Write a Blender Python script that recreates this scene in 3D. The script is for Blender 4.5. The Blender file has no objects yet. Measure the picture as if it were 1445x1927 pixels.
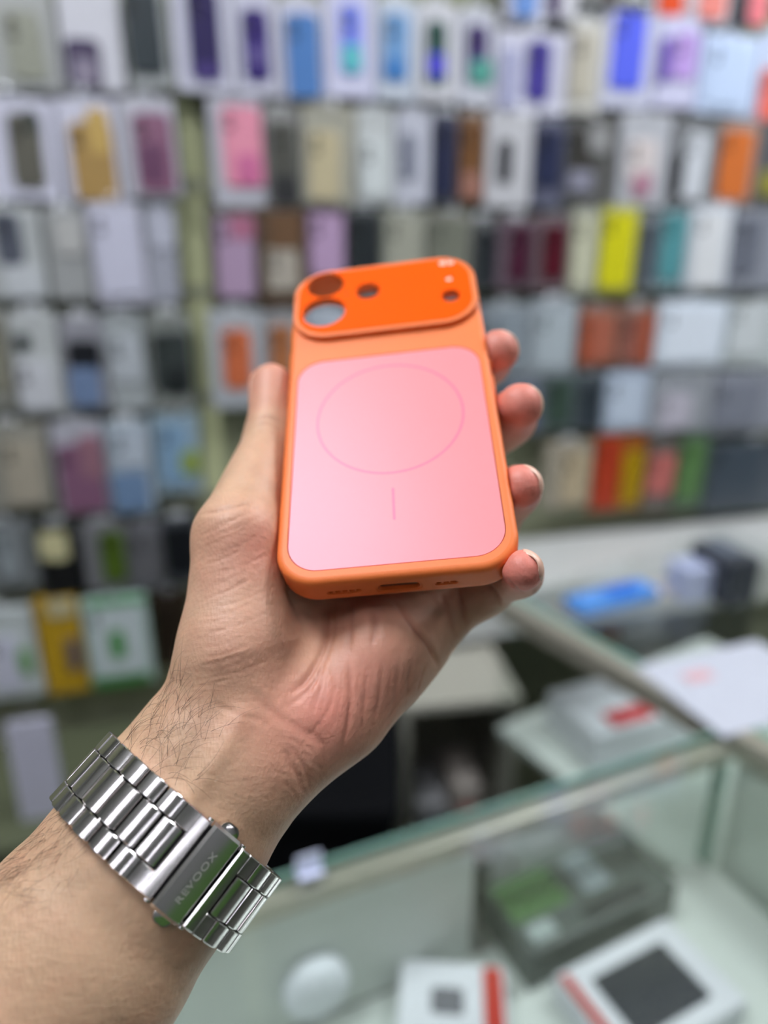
import bpy, bmesh, math, random
import numpy as np
from mathutils import Matrix, Vector
from mathutils.bvhtree import BVHTree

random.seed(7)
scene = bpy.context.scene
col = scene.collection

# ------------------------------------------------------------------ camera
IMG_W, IMG_H, F = 1445.0, 1927.0, 1369.3          # focal length in pixels (24.6 mm equivalent phone lens)
PITCH = math.radians(19.5)
CAM_Z = 1.45
cam_data = bpy.data.cameras.new('camera')
cam = bpy.data.objects.new('camera', cam_data)
col.objects.link(cam)
scene.camera = cam
cam_data.sensor_fit = 'VERTICAL'
cam_data.sensor_height = 36.0
cam_data.lens = 36.0 * F / IMG_H
cam_data.clip_start = 0.02
cam_data.clip_end = 50
cam.location = (0, 0, CAM_Z)
cam.rotation_euler = (math.radians(90) - PITCH, 0, 0)
cam_data.dof.use_dof = True
cam_data.dof.focus_distance = 0.210
cam_data.dof.aperture_fstop = (cam_data.lens * 0.001) / 0.0073 
bpy.context.view_layer.update()
CAM_M = cam.matrix_world.copy()

# ------------------------------------------------------------------ light and exposure
world = bpy.data.worlds.new('world')
scene.world = world
world.use_nodes = True
world.node_tree.nodes['Background'].inputs[0].default_value = (0.85, 0.92, 1.0, 1)
world.node_tree.nodes['Background'].inputs[1].default_value = 0.15
PANEL_POWER = 18.0
TUBE_POWER = 24.0
vs = scene.view_settings
vs.view_transform = 'Standard'
vs.look = 'None'
vs.exposure = 0.2
vs.gamma = 1.0
vs.use_curve_mapping = False
scene.cycles.use_denoising = True
scene.cycles.use_light_tree = False
scene.cycles.max_bounces = 5
scene.cycles.diffuse_bounces = 3
scene.cycles.glossy_bounces = 3
scene.cycles.transmission_bounces = 3
scene.cycles.use_adaptive_sampling = True
scene.cycles.adaptive_threshold = 0.07
scene.cycles.adaptive_min_samples = 14
scene.cycles.transparent_max_bounces = 12
scene.cycles.sample_clamp_indirect = 6.0

# ------------------------------------------------------------------ helpers
def lin(c):
    return tuple(((x / 255.0) / 12.92 if x <= 10.3 else (((x / 255.0) + 0.055) / 1.055) ** 2.4) for x in c)

MATS = {}
def mat(name, rgb, rough=0.5, metal=0.0, spec=0.5, noise=0.06, nscale=40.0, bump=0.0, coat=0.0, emit=None, linear=False, coatrough=0.1):
    """Procedural principled material with a little noise in the colour."""
    if name in MATS:
        return MATS[name]
    m = bpy.data.materials.new(name)
    m.use_nodes = True
    nt = m.node_tree
    b = nt.nodes['Principled BSDF']
    c = tuple(rgb) if linear else lin(rgb)
    tc = nt.nodes.new('ShaderNodeTexCoord')
    nz = nt.nodes.new('ShaderNodeTexNoise')
    nz.inputs['Scale'].default_value = nscale
    nz.inputs['Detail'].default_value = 3
    nt.links.new(tc.outputs['Object'], nz.inputs['Vector'])
    mx = nt.nodes.new('ShaderNodeMix')
    mx.data_type = 'RGBA'
    mx.inputs[6].default_value = tuple(min(1, x * (1 - noise)) for x in c) + (1,)
    mx.inputs[7].default_value = tuple(min(1, x * (1 + noise)) for x in c) + (1,)
    nt.links.new(nz.outputs[0], mx.inputs[0])
    nt.links.new(mx.outputs[2], b.inputs['Base Color'])
    b.inputs['Roughness'].default_value = rough
    b.inputs['Metallic'].default_value = metal
    b.inputs['Specular IOR Level'].default_value = spec
    b.inputs['Coat Weight'].default_value = coat
    b.inputs['Coat Roughness'].default_value = coatrough
    if bump:
        bp = nt.nodes.new('ShaderNodeBump')
        bp.inputs['Strength'].default_value = bump
        bp.inputs['Distance'].default_value = 0.001
        nt.links.new(nz.outputs[0], bp.inputs['Height'])
        nt.links.new(bp.outputs[0], b.inputs['Normal'])
    if emit:
        b.inputs['Emission Color'].default_value = c + (1,)
        b.inputs['Emission Strength'].default_value = emit
    MATS[name] = m
    return m

def glass_mat(name, tint, gloss=0.9):
    """Thin pane: clear transmission with a fresnel reflection."""
    if name in MATS:
        return MATS[name]
    m = bpy.data.materials.new(name)
    m.use_nodes = True
    nt = m.node_tree
    nt.nodes.clear()
    out = nt.nodes.new('ShaderNodeOutputMaterial')
    tr = nt.nodes.new('ShaderNodeBsdfTransparent')
    tr.inputs[0].default_value = tint + (1,)
    gl = nt.nodes.new('ShaderNodeBsdfGlossy')
    gl.inputs['Roughness'].default_value = 0.02
    gl.inputs[0].default_value = (gloss, gloss, gloss, 1)
    fr = nt.nodes.new('ShaderNodeFresnel')
    ge = nt.nodes.new('ShaderNodeNewGeometry')
    mr = nt.nodes.new('ShaderNodeMapRange')          # same reflection from both faces of the pane
    mr.inputs[3].default_value = 1.5
    mr.inputs[4].default_value = 1 / 1.5
    nt.links.new(ge.outputs['Backfacing'], mr.inputs[0])
    nt.links.new(mr.outputs[0], fr.inputs[0])
    mx = nt.nodes.new('ShaderNodeMixShader')
    nt.links.new(fr.outputs[0], mx.inputs[0])
    nt.links.new(tr.outputs[0], mx.inputs[1])
    nt.links.new(gl.outputs[0], mx.inputs[2])
    nt.links.new(mx.outputs[0], out.inputs[0])
    MATS[name] = m
    return m

def tag(o, label=None, cat=None, group=None, kind=None):
    if label: o['label'] = label
    if cat: o['category'] = cat
    if group: o['group'] = group
    if kind: o['kind'] = kind
    return o

def link_mesh(name, me, m, parent=None, smooth=False, matrix=None):
    o = bpy.data.objects.new(name, me)
    col.objects.link(o)
    if m is not None:
        me.materials.clear()
        me.materials.append(m)
    if smooth:
        me.polygons.foreach_set('use_smooth', [True] * len(me.polygons))
    if parent is not None:
        o.parent = parent
    if matrix is not None:
        o.matrix_local = matrix
    return o

def bm_obj(name, bm, m, parent=None, smooth=False, matrix=None):
    me = bpy.data.meshes.new(name)
    bmesh.ops.recalc_face_normals(bm, faces=bm.faces)
    bm.to_mesh(me)
    bm.free()
    return link_mesh(name, me, m, parent, smooth, matrix)

def empty(name, matrix):
    o = bpy.data.objects.new(name, None)
    col.objects.link(o)
    o.empty_display_size = 0.02
    o.matrix_world = matrix
    return o

def add_box(bm, x0, x1, y0, y1, z0, z1, bev=0.0, seg=2):
    r = bmesh.ops.create_cube(bm, size=1.0)
    for v in r['verts']:
        v.co.x = x0 + (v.co.x + .5) * (x1 - x0)
        v.co.y = y0 + (v.co.y + .5) * (y1 - y0)
        v.co.z = z0 + (v.co.z + .5) * (z1 - z0)
    if bev:
        es = list({e for v in r['verts'] for e in v.link_edges})
        bmesh.ops.bevel(bm, geom=es, offset=bev, segments=seg, affect='EDGES', profile=0.5)

def box(name, x0, x1, y0, y1, z0, z1, m, parent=None, bev=0.0, matrix=None, seg=2):
    bm = bmesh.new()
    add_box(bm, x0, x1, y0, y1, z0, z1, bev, seg)
    return bm_obj(name, bm, m, parent, False, matrix)

def rrect(x0, x1, y0, y1, r, n=6):
    r = min(r, (x1 - x0) / 2 - 1e-6, (y1 - y0) / 2 - 1e-6)
    pts = []
    for cx, cy, a0 in ((x1 - r, y1 - r, 0), (x0 + r, y1 - r, 90), (x0 + r, y0 + r, 180), (x1 - r, y0 + r, 270)):
        for i in range(n + 1):
            a = math.radians(a0 + 90.0 * i / n)
            pts.append((cx + r * math.cos(a), cy + r * math.sin(a)))
    return pts

def circle_pts(cx, cy, r, n=40):
    return [(cx + r * math.cos(2 * math.pi * i / n), cy + r * math.sin(2 * math.pi * i / n)) for i in range(n)]

def prism(bm, pts, z0, z1, bev=0.0):
    """Closed prism over a 2D outline; the top rim can be chamfered."""
    n = len(pts)
    cx = sum(p[0] for p in pts) / n
    cy = sum(p[1] for p in pts) / n
    def ring(z, k):
        out = []
        for i, (x, y) in enumerate(pts):
            if k:
                px, py = pts[i - 1]
                qx, qy = pts[(i + 1) % n]
                tx, ty = qx - px, qy - py
                L = math.hypot(tx, ty) or 1
                x, y = x - ty / L * k, y + tx / L * k
            out.append(bm.verts.new((x, y, z)))
        return out
    rings = [ring(z0, 0)]
    if bev:
        rings.append(ring(z1 - bev, 0))
        rings.append(ring(z1 - bev * .3, bev * .3))
        rings.append(ring(z1, bev))
    else:
        rings.append(ring(z1, 0))
    for a, b in zip(rings[:-1], rings[1:]):
        for i in range(n):
            j = (i + 1) % n
            bm.faces.new((a[i], a[j], b[j], b[i]))
    bm.faces.new(rings[-1])
    bm.faces.new(list(reversed(rings[0])))

def filled_curve_mesh(name, loops, z0, z1, bev=0.0):
    """Flat plate with holes: a filled 2D curve (outer loop first) turned into a mesh."""
    cu = bpy.data.curves.new(name, 'CURVE')
    cu.dimensions = '2D'
    cu.fill_mode = 'BOTH'
    cu.extrude = (z1 - z0) / 2 - bev
    cu.bevel_depth = bev
    cu.bevel_resolution = 2
    for lp in loops:
        sp = cu.splines.new('POLY')
        sp.points.add(len(lp) - 1)
        for p, (x, y) in zip(sp.points, lp):
            p.co = (x, y, 0, 1)
        sp.use_cyclic_u = True
    o = bpy.data.objects.new(name, cu)
    col.objects.link(o)
    dg = bpy.context.evaluated_depsgraph_get()
    me = bpy.data.meshes.new_from_object(o.evaluated_get(dg))
    bpy.data.objects.remove(o)
    bpy.data.curves.remove(cu)
    me.transform(Matrix.Translation((0, 0, (z0 + z1) / 2)))
    return me

def tube(bm, pts, rad, n=6, caps=True):
    """Round tube along a polyline; rad may be a list."""
    pts = [Vector(p) for p in pts]
    rings = []
    up = None
    for i, p in enumerate(pts):
        t = (pts[min(i + 1, len(pts) - 1)] - pts[max(i - 1, 0)]).normalized()
        if up is None:
            up = t.orthogonal().normalized()
        up = (up - t * up.dot(t)).normalized()
        side = t.cross(up)
        r = rad[i] if isinstance(rad, (list, tuple)) else rad
        rings.append([bm.verts.new(p + (up * math.cos(2 * math.pi * k / n) + side * math.sin(2 * math.pi * k / n)) * r) for k in range(n)])
    for a, b in zip(rings[:-1], rings[1:]):
        for k in range(n):
            bm.faces.new((a[k], a[(k + 1) % n], b[(k + 1) % n], b[k]))
    if caps:
        bm.faces.new(list(reversed(rings[0])))
        bm.faces.new(rings[-1])

def boolean_cut(o, cutters):
    for c in cutters:
        md = o.modifiers.new('cut', 'BOOLEAN')
        md.operation = 'DIFFERENCE'
        md.solver = 'EXACT'
        md.object = c
    bpy.context.view_layer.update()
    dg = bpy.context.evaluated_depsgraph_get()
    me = bpy.data.meshes.new_from_object(o.evaluated_get(dg))
    old = o.data
    o.modifiers.clear()
    o.data = me
    bpy.data.meshes.remove(old)
    for c in cutters:
        bpy.data.objects.remove(c)

# room frame: the product wall is turned 15 degrees away from the picture plane
YAW = math.radians(15)
WU = Vector((math.cos(YAW), math.sin(YAW), 0))     # along the wall
WN = Vector((math.sin(YAW), -math.cos(YAW), 0))    # out of the wall, into the shop
WP = Vector((0, 1.5, 0))
ROOM = Matrix(((WU.x, -WN.x, 0, WP.x), (WU.y, -WN.y, 0, WP.y), (0, 0, 1, 0), (0, 0, 0, 1)))   # local x along wall, -y into the shop
ROOM_INV = ROOM.inverted()
def sight(px, py):
    return CAM_M.to_3x3() @ Vector(((px - IMG_W / 2) / F, -(py - IMG_H / 2) / F, -1))
def on_wall(px, py, off=0.06):
    """Where a line of sight meets the plane `off` metres in front of the wall: (along the wall, height)."""
    d = ROOM_INV.to_3x3() @ sight(px, py)
    o = ROOM_INV @ Vector((0, 0, CAM_Z))
    t = (-off - o.y) / d.y
    p = o + d * t
    return p.x, p.z
def on_level(px, py, z):
    """Where a line of sight meets the level z, in world coordinates."""
    d = sight(px, py)
    return Vector((0, 0, CAM_Z)) + d * ((z - CAM_Z) / d.z)

# ------------------------------------------------------------------ the room
def struct(name, x0, x1, y0, y1, z0, z1, m, bev=0.0):
    o = box(name, x0, x1, y0, y1, z0, z1, m, None, bev)
    o.matrix_world = ROOM
    return tag(o, kind='structure')

CEIL = 2.75
m_wall = mat('wall_paint', (146, 149, 122), 0.75, noise=0.05, nscale=6)
m_floor = mat('floor_tile', (96, 97, 92), 0.35, noise=0.12, nscale=3)
m_ceil = mat('ceiling_paint', (200, 200, 198), 0.85, noise=0.02)
m_side = mat('side_wall_paint', (152, 154, 154), 0.8, noise=0.04, nscale=5)
struct('floor', -2.2, 2.9, -4.6, 0.1, -0.06, 0.0, m_floor)
struct('ceiling', -2.2, 2.9, -4.6, 0.1, CEIL, CEIL + 0.06, m_ceil)
wall_back = struct('wall_back', -2.2, 2.9, 0.0, 0.1, 0.0, CEIL, m_wall)
struct('wall_left', -2.3, -2.2, -4.6, 0.1, 0.0, CEIL, m_side)
struct('wall_right', 2.9, 3.0, -4.6, 0.1, 0.0, CEIL, m_side)
struct('wall_front', -2.3, 3.0, -4.7, -4.6, 0.0, CEIL, m_side)
m_green = mat('unseen_panel_green', (112, 158, 84), 0.6, noise=0.08, nscale=4)
unseen_green_panel = box('unseen_green_panel_1', -0.6, 2.89, -4.6, -4.57, 0.12, 1.55, m_green)  # unseen green panel behind the camera, added for the bracelet to reflect
unseen_green_panel.matrix_world = ROOM
tag(unseen_green_panel, kind='structure')

# ceiling lights: real LED panels set under the ceiling
m_led = mat('led_diffuser', (246, 249, 255), 0.4, emit=PANEL_POWER, noise=0.0)
m_alu = mat('aluminium', (190, 192, 195), 0.35, metal=1.0, noise=0.03)
def ceiling_light(x, y, label):
    root = empty('ceiling_light', ROOM @ Matrix.Translation((x, y, CEIL)))
    tag(root, label, 'ceiling light', 'square LED panels on the shop ceiling')
    fr = filled_curve_mesh('frame', [rrect(-.33, .33, -.33, .33, .01, 2), rrect(-.30, .30, -.30, .30, .004, 2)], -0.035, -0.0005)
    link_mesh('frame', fr, m_alu, root)
    box('diffuser', -.30, .30, -.30, .30, -0.028, -0.012, m_led, root)
for (x, y, w) in ((-0.86, -1.09, 'above the left of the raised hand'), (0.85, -0.85, 'above the middle of the product wall'), (2.25, -0.85, 'nearest the right end of the product wall')):
    ceiling_light(x, y, 'square white LED ceiling panel ' + w)
m_tube = mat('led_tube', (244, 244, 255), 0.4, emit=TUBE_POWER, noise=0.0)
def tube_light(x, y, half, label):
    root = empty('tube_light', ROOM @ Matrix.Translation((x, y, CEIL)))
    tag(root, label, 'tube light', 'slim LED tubes on the shop ceiling')
    box('housing', -half, half, -.022, .022, -.030, -.0005, m_alu, root, bev=.003)
    bm = bmesh.new(); tube(bm, [(-half + .02, 0, -.042), (half - .02, 0, -.042)], .010, 12)
    bm_obj('tube', bm, m_tube, root, True)
    for s_ in (-1, 1): box('end_cap', *sorted((s_ * (half - .02), s_ * half)), -.014, .014, -.056, -.0305, m_alu, root)
tube_light(-0.95, -1.85, .6, 'slim LED tube on the ceiling behind the left panel')
tube_light(-0.95, -2.15, .6, 'slim LED tube on the ceiling over the photographer')
tube_light(-0.4, -4.0, .6, 'unseen LED tube added to light the rear wall, left one')  # added behind the camera to give the steel a brighter room to reflect
tube_light(1.4, -4.0, .6, 'unseen LED tube added to light the green rear panel')  # second added rear tube, brightens the green panel mirrored in the bracelet
tube_light(1.25, -1.60, .6, 'unseen LED tube added as fill over the glass counters')  # fill lamp added to brighten the counter under the arm

# ------------------------------------------------------------------ the phone case (modelled in millimetres, z out of its back)
R3 = [[0.99188696, -0.02789873, -0.12402389], [0.0957474, 0.80572509, 0.58449937], [0.08362237, -0.59163227, 0.80185944]]
T3 = (1.7, 42.3, -262.1)
q3 = Matrix(R3).to_quaternion().normalized().to_matrix()
CASE_M = CAM_M @ (Matrix.Translation(Vector(T3) * 0.001) @ q3.to_4x4())
MM = Matrix.Scale(0.001, 4)

def mm_mesh(name, me, m, parent, smooth=False):
    me.transform(MM)
    return link_mesh(name, me, m, parent, smooth)
def mm_bm(name, bm, m, parent, smooth=False):
    bmesh.ops.recalc_face_normals(bm, faces=bm.faces)
    me = bpy.data.meshes.new(name)
    bm.to_mesh(me)
    bm.free()
    return mm_mesh(name, me, m, parent, smooth)

def smooth_by_angle(o, deg=35):
    me = o.data
    me.polygons.foreach_set('use_smooth', [True] * len(me.polygons))
    me.set_sharp_from_angle(angle=math.radians(deg))
    for p_ in me.polygons:
        if abs(p_.normal.z) > .9995: p_.use_smooth = False      # large flat faces stay flat

m_case = mat('orange_case_skin', (242, 124, 58), 0.5, noise=0.025, nscale=900, bump=0.05, spec=0.45)
m_cam = mat('bright_orange_cover', (255, 92, 2), 0.5, noise=0.01, spec=0.05)
m_ringp = mat('magnet_ring_print', (248, 116, 146), 0.42, noise=0.0)
m_hole = mat('orange_recess', (205, 74, 18), 0.6)

def pink_panel_mat():
    m = mat('pink_panel', (255, 148, 150), 0.35, noise=0.01, nscale=300, spec=0.36, coat=0.08, coatrough=0.4)
    m.node_tree.nodes['Principled BSDF'].inputs['Specular Tint'].default_value = (.88, .74, 1.0, 1)
    return m

case_root = empty('phone_case', CASE_M)
tag(case_root, 'orange phone case with pink back panel and camera cut-outs, held in the hand', 'phone case')
W2, L2 = 37.7, 76.4
# rim: a profile carried round the rounded outline
outline = rrect(-W2, W2, -L2, L2, 13.0, 14)
prof = [(3.0, -1.7), (3.0, 0.0), (2.3, 0.0), (1.55, -0.10), (0.85, -0.45), (0.35, -1.05), (0.06, -1.85), (0.0, -2.8), (0.0, -8.6), (0.1, -9.6), (0.45, -10.5), (1.0, -10.95), (1.5, -10.8), (1.7, -10.2), (1.7, -1.7)]
bm = bmesh.new()
n = len(outline)
rings = []
for (ins, z) in prof:
    ring = []
    for i, (x, y) in enumerate(outline):
        px, py = outline[i - 1]; qx, qy = outline[(i + 1) % n]
        if math.hypot(x - px, y - py) < 1e-6: px, py = outline[i - 2]
        if math.hypot(qx - x, qy - y) < 1e-6: qx, qy = outline[(i + 2) % n]
        k = max(0.0, 13.0 - ins)
        # concentric inset keeps the corner centres
        cx = math.copysign(W2 - 13.0, x); cy = math.copysign(L2 - 13.0, y)
        dx, dy = x - cx, y - cy
        L = math.hypot(dx, dy) or 1
        ring.append(bm.verts.new((cx + dx / L * k, cy + dy / L * k, z)))
    rings.append(ring)
for a in range(len(rings)):
    A, B = rings[a], rings[(a + 1) % len(rings)]
    for i in range(n):
        j = (i + 1) % n
        bm.faces.new((A[i], A[j], B[j], B[i]))
rim = mm_bm('rim', bm, m_case, case_root)
# cut-outs in the bottom edge: charging slot, speaker and microphone holes in shallow pill recesses
def cutter_pill(x0, x1, zc, hz, y0, y1):
    bm = bmesh.new()
    pts = rrect(x0, x1, zc - hz, zc + hz, hz, 8)
    prism(bm, pts, -y1, -y0)
    bmesh.ops.recalc_face_normals(bm, faces=bm.faces)
    for v in bm.verts:
        v.co = Vector((v.co.x, -v.co.z, v.co.y)) * 0.001
    bmesh.ops.recalc_face_normals(bm, faces=bm.faces)
    me = bpy.data.meshes.new('c'); bm.to_mesh(me); bm.free()
    o = bpy.data.objects.new('c', me); col.objects.link(o)
    o.matrix_world = CASE_M
    return o
ZP = -6.3
cuts = [cutter_pill(-7.2, 7.2, ZP, 2.35, -79, -76.1), cutter_pill(-6.4, 6.4, ZP, 1.75, -80, -70),
        cutter_pill(-22.4, -11.2, ZP, 0.95, -79, -76.05), cutter_pill(10.9, 18.0, ZP, 0.95, -79, -76.05)]
for i in range(5): cuts.append(cutter_pill(-22.1 + 2.2 * i, -20.3 + 2.2 * i, ZP + .1, 0.72, -80, -70))
for i in range(3): cuts.append(cutter_pill(11.3 + 2.2 * i, 13.1 + 2.2 * i, ZP + .1, 0.72, -80, -70))
bpy.context.view_layer.update()
boolean_cut(rim, cuts)
smooth_by_angle(rim, 40)

# lens and flash openings, as seen from the back
HOLES = [(-24.0, 65.1, 7.75), (-24.3, 48.0, 8.75), (-6.4, 58.0, 4.9), (26.5, 48.6, 3.6), (26.6, 59.2, 1.25), (25.0, 70.2, 1.7), (28.0, 70.2, 1.7)]
PB, PT, PW = -71.66, 21.5, 33.86
back = filled_curve_mesh('back_plate', [rrect(-W2 + 3, W2 - 3, -L2 + 3, L2 - 3, 10.0, 14), rrect(-PW - .25, PW + .25, PB - .25, PT + .25, 10.2, 10)] + [circle_pts(x, y, r + .3) for x, y, r in HOLES], -1.7, 0.0)
mm_mesh('back_plate', back, m_case, case_root)
inner = filled_curve_mesh('inner_plate', [rrect(-W2 + 2.6, W2 - 2.6, -L2 + 2.6, PT + 3, 9.0, 8)], -2.0, -1.75)
mm_mesh('inner_plate', inner, m_hole, case_root)
bm = bmesh.new()
prism(bm, rrect(-PW, PW, PB, PT, 9.9, 12), -1.7, -0.12, 0.12)
panel = mm_bm('back_panel', bm, pink_panel_mat(), case_root)
smooth_by_angle(panel, 30)
CY, CR = -10.5, 25.75
ring = filled_curve_mesh('magnet_ring', [circle_pts(0, CY, CR + .42, 96), circle_pts(0, CY, CR - .42, 96)], -0.12, -0.085)
mm_mesh('magnet_ring', ring, m_ringp, panel)
bm = bmesh.new()
prism(bm, rrect(-.5, .5, -55.5, -42.6, .49, 4), -0.12, -0.085)
mm_bm('alignment_line', bm, m_ringp, panel)

# camera cover: raised rim and bright face with round openings
CB, CT, CW = 33.4, 74.2, 36.3
hl = [circle_pts(x, y, r) for x, y, r in HOLES]
cover = filled_curve_mesh('camera_cover', [rrect(-CW, CW, CB, CT, 14.0, 14)] + [circle_pts(x, y, r + .4) for x, y, r in HOLES], -0.05, 2.2, 0.45)
cover = mm_mesh('camera_cover', cover, m_case, case_root)
smooth_by_angle(cover, 50)
face = filled_curve_mesh('cover_face', [rrect(-CW + 1.5, CW - 1.5, CB + 1.5, CT - 1.3, 12.6, 14)] + hl, 1.2, 2.32, 0.04)
mm_mesh('cover_face', face, m_cam, cover)
bm = bmesh.new()
prism(bm, circle_pts(-15.3, 57.6, .55, 12), 2.30, 2.34)
mm_bm('microphone_dot', bm, mat('dark_dot', (70, 30, 12), 0.7), cover)
m_flash = mat('pale_flash', (250, 205, 186), 0.4)
for (x, y, r) in HOLES[4:]:
    bm = bmesh.new()
    prism(bm, circle_pts(x, y, r - .02, 20), 1.6, 2.2)
    mm_bm('flash_window', bm, m_flash, cover)
# side buttons
for (x, y0, y1) in ((W2, 14, 30), (W2, -1, 9), (-W2, 22, 34), (-W2, 38, 50)):
    bm = bmesh.new()
    prism(bm, rrect(y0, y1, -7.6, -3.6, 1.9, 6), -1.0, 0.75, 0.3)
    s = 1 if x > 0 else -1
    for v in bm.verts:
        v.co = Vector((x + s * v.co.z, v.co.x, v.co.y))
    b = mm_bm('side_button', bm, m_case, case_root)
    smooth_by_angle(b, 40)

# ------------------------------------------------------------------ the hand and forearm: one continuous implicit surface, in case millimetres
R = np.array(R3)
T = np.array(T3)
def P(px, py, D): return R.T @ (np.array([(px - 722.5) / F * D, -(py - 963.5) / F * D, -D]) - T)
def PZ(px, py, z):
    d = R.T @ np.array([(px - 722.5) / F, -(py - 963.5) / F, -1.0]); o = R.T @ (-T); s = (z - o[2]) / d[2]; return o + s * d
def proj(p):
    c = np.asarray(p, float) @ R.T + T
    return np.stack([722.5 + F * c[..., 0] / -c[..., 2], 963.5 - F * c[..., 1] / -c[..., 2], -c[..., 2]], -1)
f32=np.float32
def smin(a,b,k):
    h=np.clip(.5+.5*(b-a)/k,0,1); return b*(1-h)+a*h-k*h*(1-h)
def cone(p,a,b,ra,rb):
    a=np.asarray(a,f32); ab=np.asarray(b,f32)-a
    t=np.clip((p-a)@ab/f32(ab@ab),0,1)
    q=p-a-t[:,None]*ab
    return np.sqrt((q*q).sum(1))-(ra+(rb-ra)*t)
def chain(p,pts,rs,k=2.0):
    d=None
    for i in range(len(pts)-1):
        e=cone(p,pts[i],pts[i+1],rs[i],rs[i+1]); d=e if d is None else smin(d,e,k)
    return d
def esweep(p,nodes,u,v,k=3.0):
    u=np.asarray(u,f32);v=np.asarray(v,f32);w=np.cross(u,v).astype(f32);d=None
    for (c0,a0,b0),(c1,a1,b1) in zip(nodes[:-1],nodes[1:]):
        c0=np.asarray(c0,f32);ab=np.asarray(c1,f32)-c0
        t=np.clip((p-c0)@ab/f32(ab@ab),0,1); q=p-c0-t[:,None]*ab
        a=a0+(a1-a0)*t;b=b0+(b1-b0)*t; m=(a+b)*.5
        x=q@u;y=q@v;z=q@w
        k0=np.sqrt((x/a)**2+(y/b)**2+(z/m)**2)+1e-6; k1=np.sqrt((x/a**2)**2+(y/b**2)**2+(z/m**2)**2)+1e-6
        e=k0*(k0-1)/k1
        d=e if d is None else smin(d,e,k)
    return d
def ellip(p,c,ax,r):
    q=(p-np.asarray(c,f32))@np.asarray(ax,f32).T
    r=np.asarray(r,f32)
    k0=np.sqrt(((q/r)**2).sum(1))+1e-6;k1=np.sqrt(((q/r**2)**2).sum(1))+1e-6
    return k0*(k0-1)/k1
E1=R.T@np.array([.758,-.652,0]); E2=R.T@np.array([.22,.335,.916])
FORE=[(P(-235,2190,176),35,32),(P(-60,2015,190),33.5,29),(P(158,1776,204),31.8,26),(P(260,1642,212),30.0,24),(P(312,1576,216),29.2,23),(P(358,1507,220),28.2,22),(P(416,1427,224.5),26.6,20),(P(478,1362,228),26,18)]
PALM=[(P(425,1420,225),26,18.5),(np.array([-38,-92,-36.]),33,14.5),(np.array([-20,-64,-41.]),37,12.5),(np.array([-5,-38,-37.]),36,11)]
PU=np.array([.85,-.527,0]); PV=np.array([0,0,1.])
tipI=PZ(937,661,-6); tipM=PZ(979,764,-6); tipR=PZ(981,915,-6); tipP=PZ(983,1073,-4)
FING={'index':([(-20,-16,-26),(13,15,-26),(38,31,-19),tipI],[10.5,9.3,8.4,7.9]),
'middle':([(-4,-32,-27),(26,-5,-33),(43.5,1,-21),tipM],[10.5,9.8,8.8,8.0]),
'ring':([(9,-54,-28),(30,-39,-38),(41.5,-33,-21),tipR],[10.2,9.2,7.4,7.1]),
'pinky':([P(826,1172,252),P(916,1117,249),P(979,1082,237),tipP],[8.8,6.3,5.9,6.1])}
THUMB=([P(448,1235,231),P(447,1012,240),PZ(507,822,-13),PZ(511,724,-9)],[17.9,14.2,8.6,8.2])
def case_sd(p,inf=0.0):
    x=np.abs(p[:,0])-(37.7-13+inf*0);y=np.abs(p[:,1])-(76.4-13);
    d2=np.sqrt(np.maximum(x,0)**2+np.maximum(y,0)**2)+np.minimum(np.maximum(x,y),0)-13
    z=np.abs(p[:,2]+5.5)-5.5
    r=1.2; dx=d2+r; dz=z+r
    return np.sqrt(np.maximum(dx,0)**2+np.maximum(dz,0)**2)+np.minimum(np.maximum(dx,dz),0)-r-inf
def sdf(p):
    p=p.astype(f32)
    d=esweep(p,FORE,E1,E2,4)
    d=smin(d,esweep(p,PALM,PU,PV,4),9)
    # thenar / hypothenar masses
    th=cone(p,THUMB[0][0],THUMB[0][1],THUMB[1][0],THUMB[1][1])
    th=smin(th,cone(p,P(470,1335,228),THUMB[0][0],9,THUMB[1][0]-1),10)
    d=smin(d,th,9)
    hy=chain(p,[P(545,1420,226),P(606,1346,228),P(716,1226,240),P(798,1168,252)],[8.5,13.6,16.4,10.5],5)
    d=smin(d,hy,8)
    # web between thumb and index
    d=smin(d,chain(p,[P(470,1060,247),(-26,-24,-30)],[11,9],3),9)
    tb=chain(p,THUMB[0][1:],THUMB[1][1:],5)
    d=smin(d,tb,4)
    fd=None
    for n in ('index','middle','ring','pinky'):
        pts,rs=FING[n]; e=chain(p,pts,rs,6.5)
        fd=e if fd is None else smin(fd,e,1.0)
    d=smin(d,fd,4)
    c=case_sd(p,0.15)
    # press against the case
    k=1.2; h=np.clip(.5-.5*(d+c)/k,0,1); d=d*(1-h)+(-c)*h+k*h*(1-h)
    return d
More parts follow.
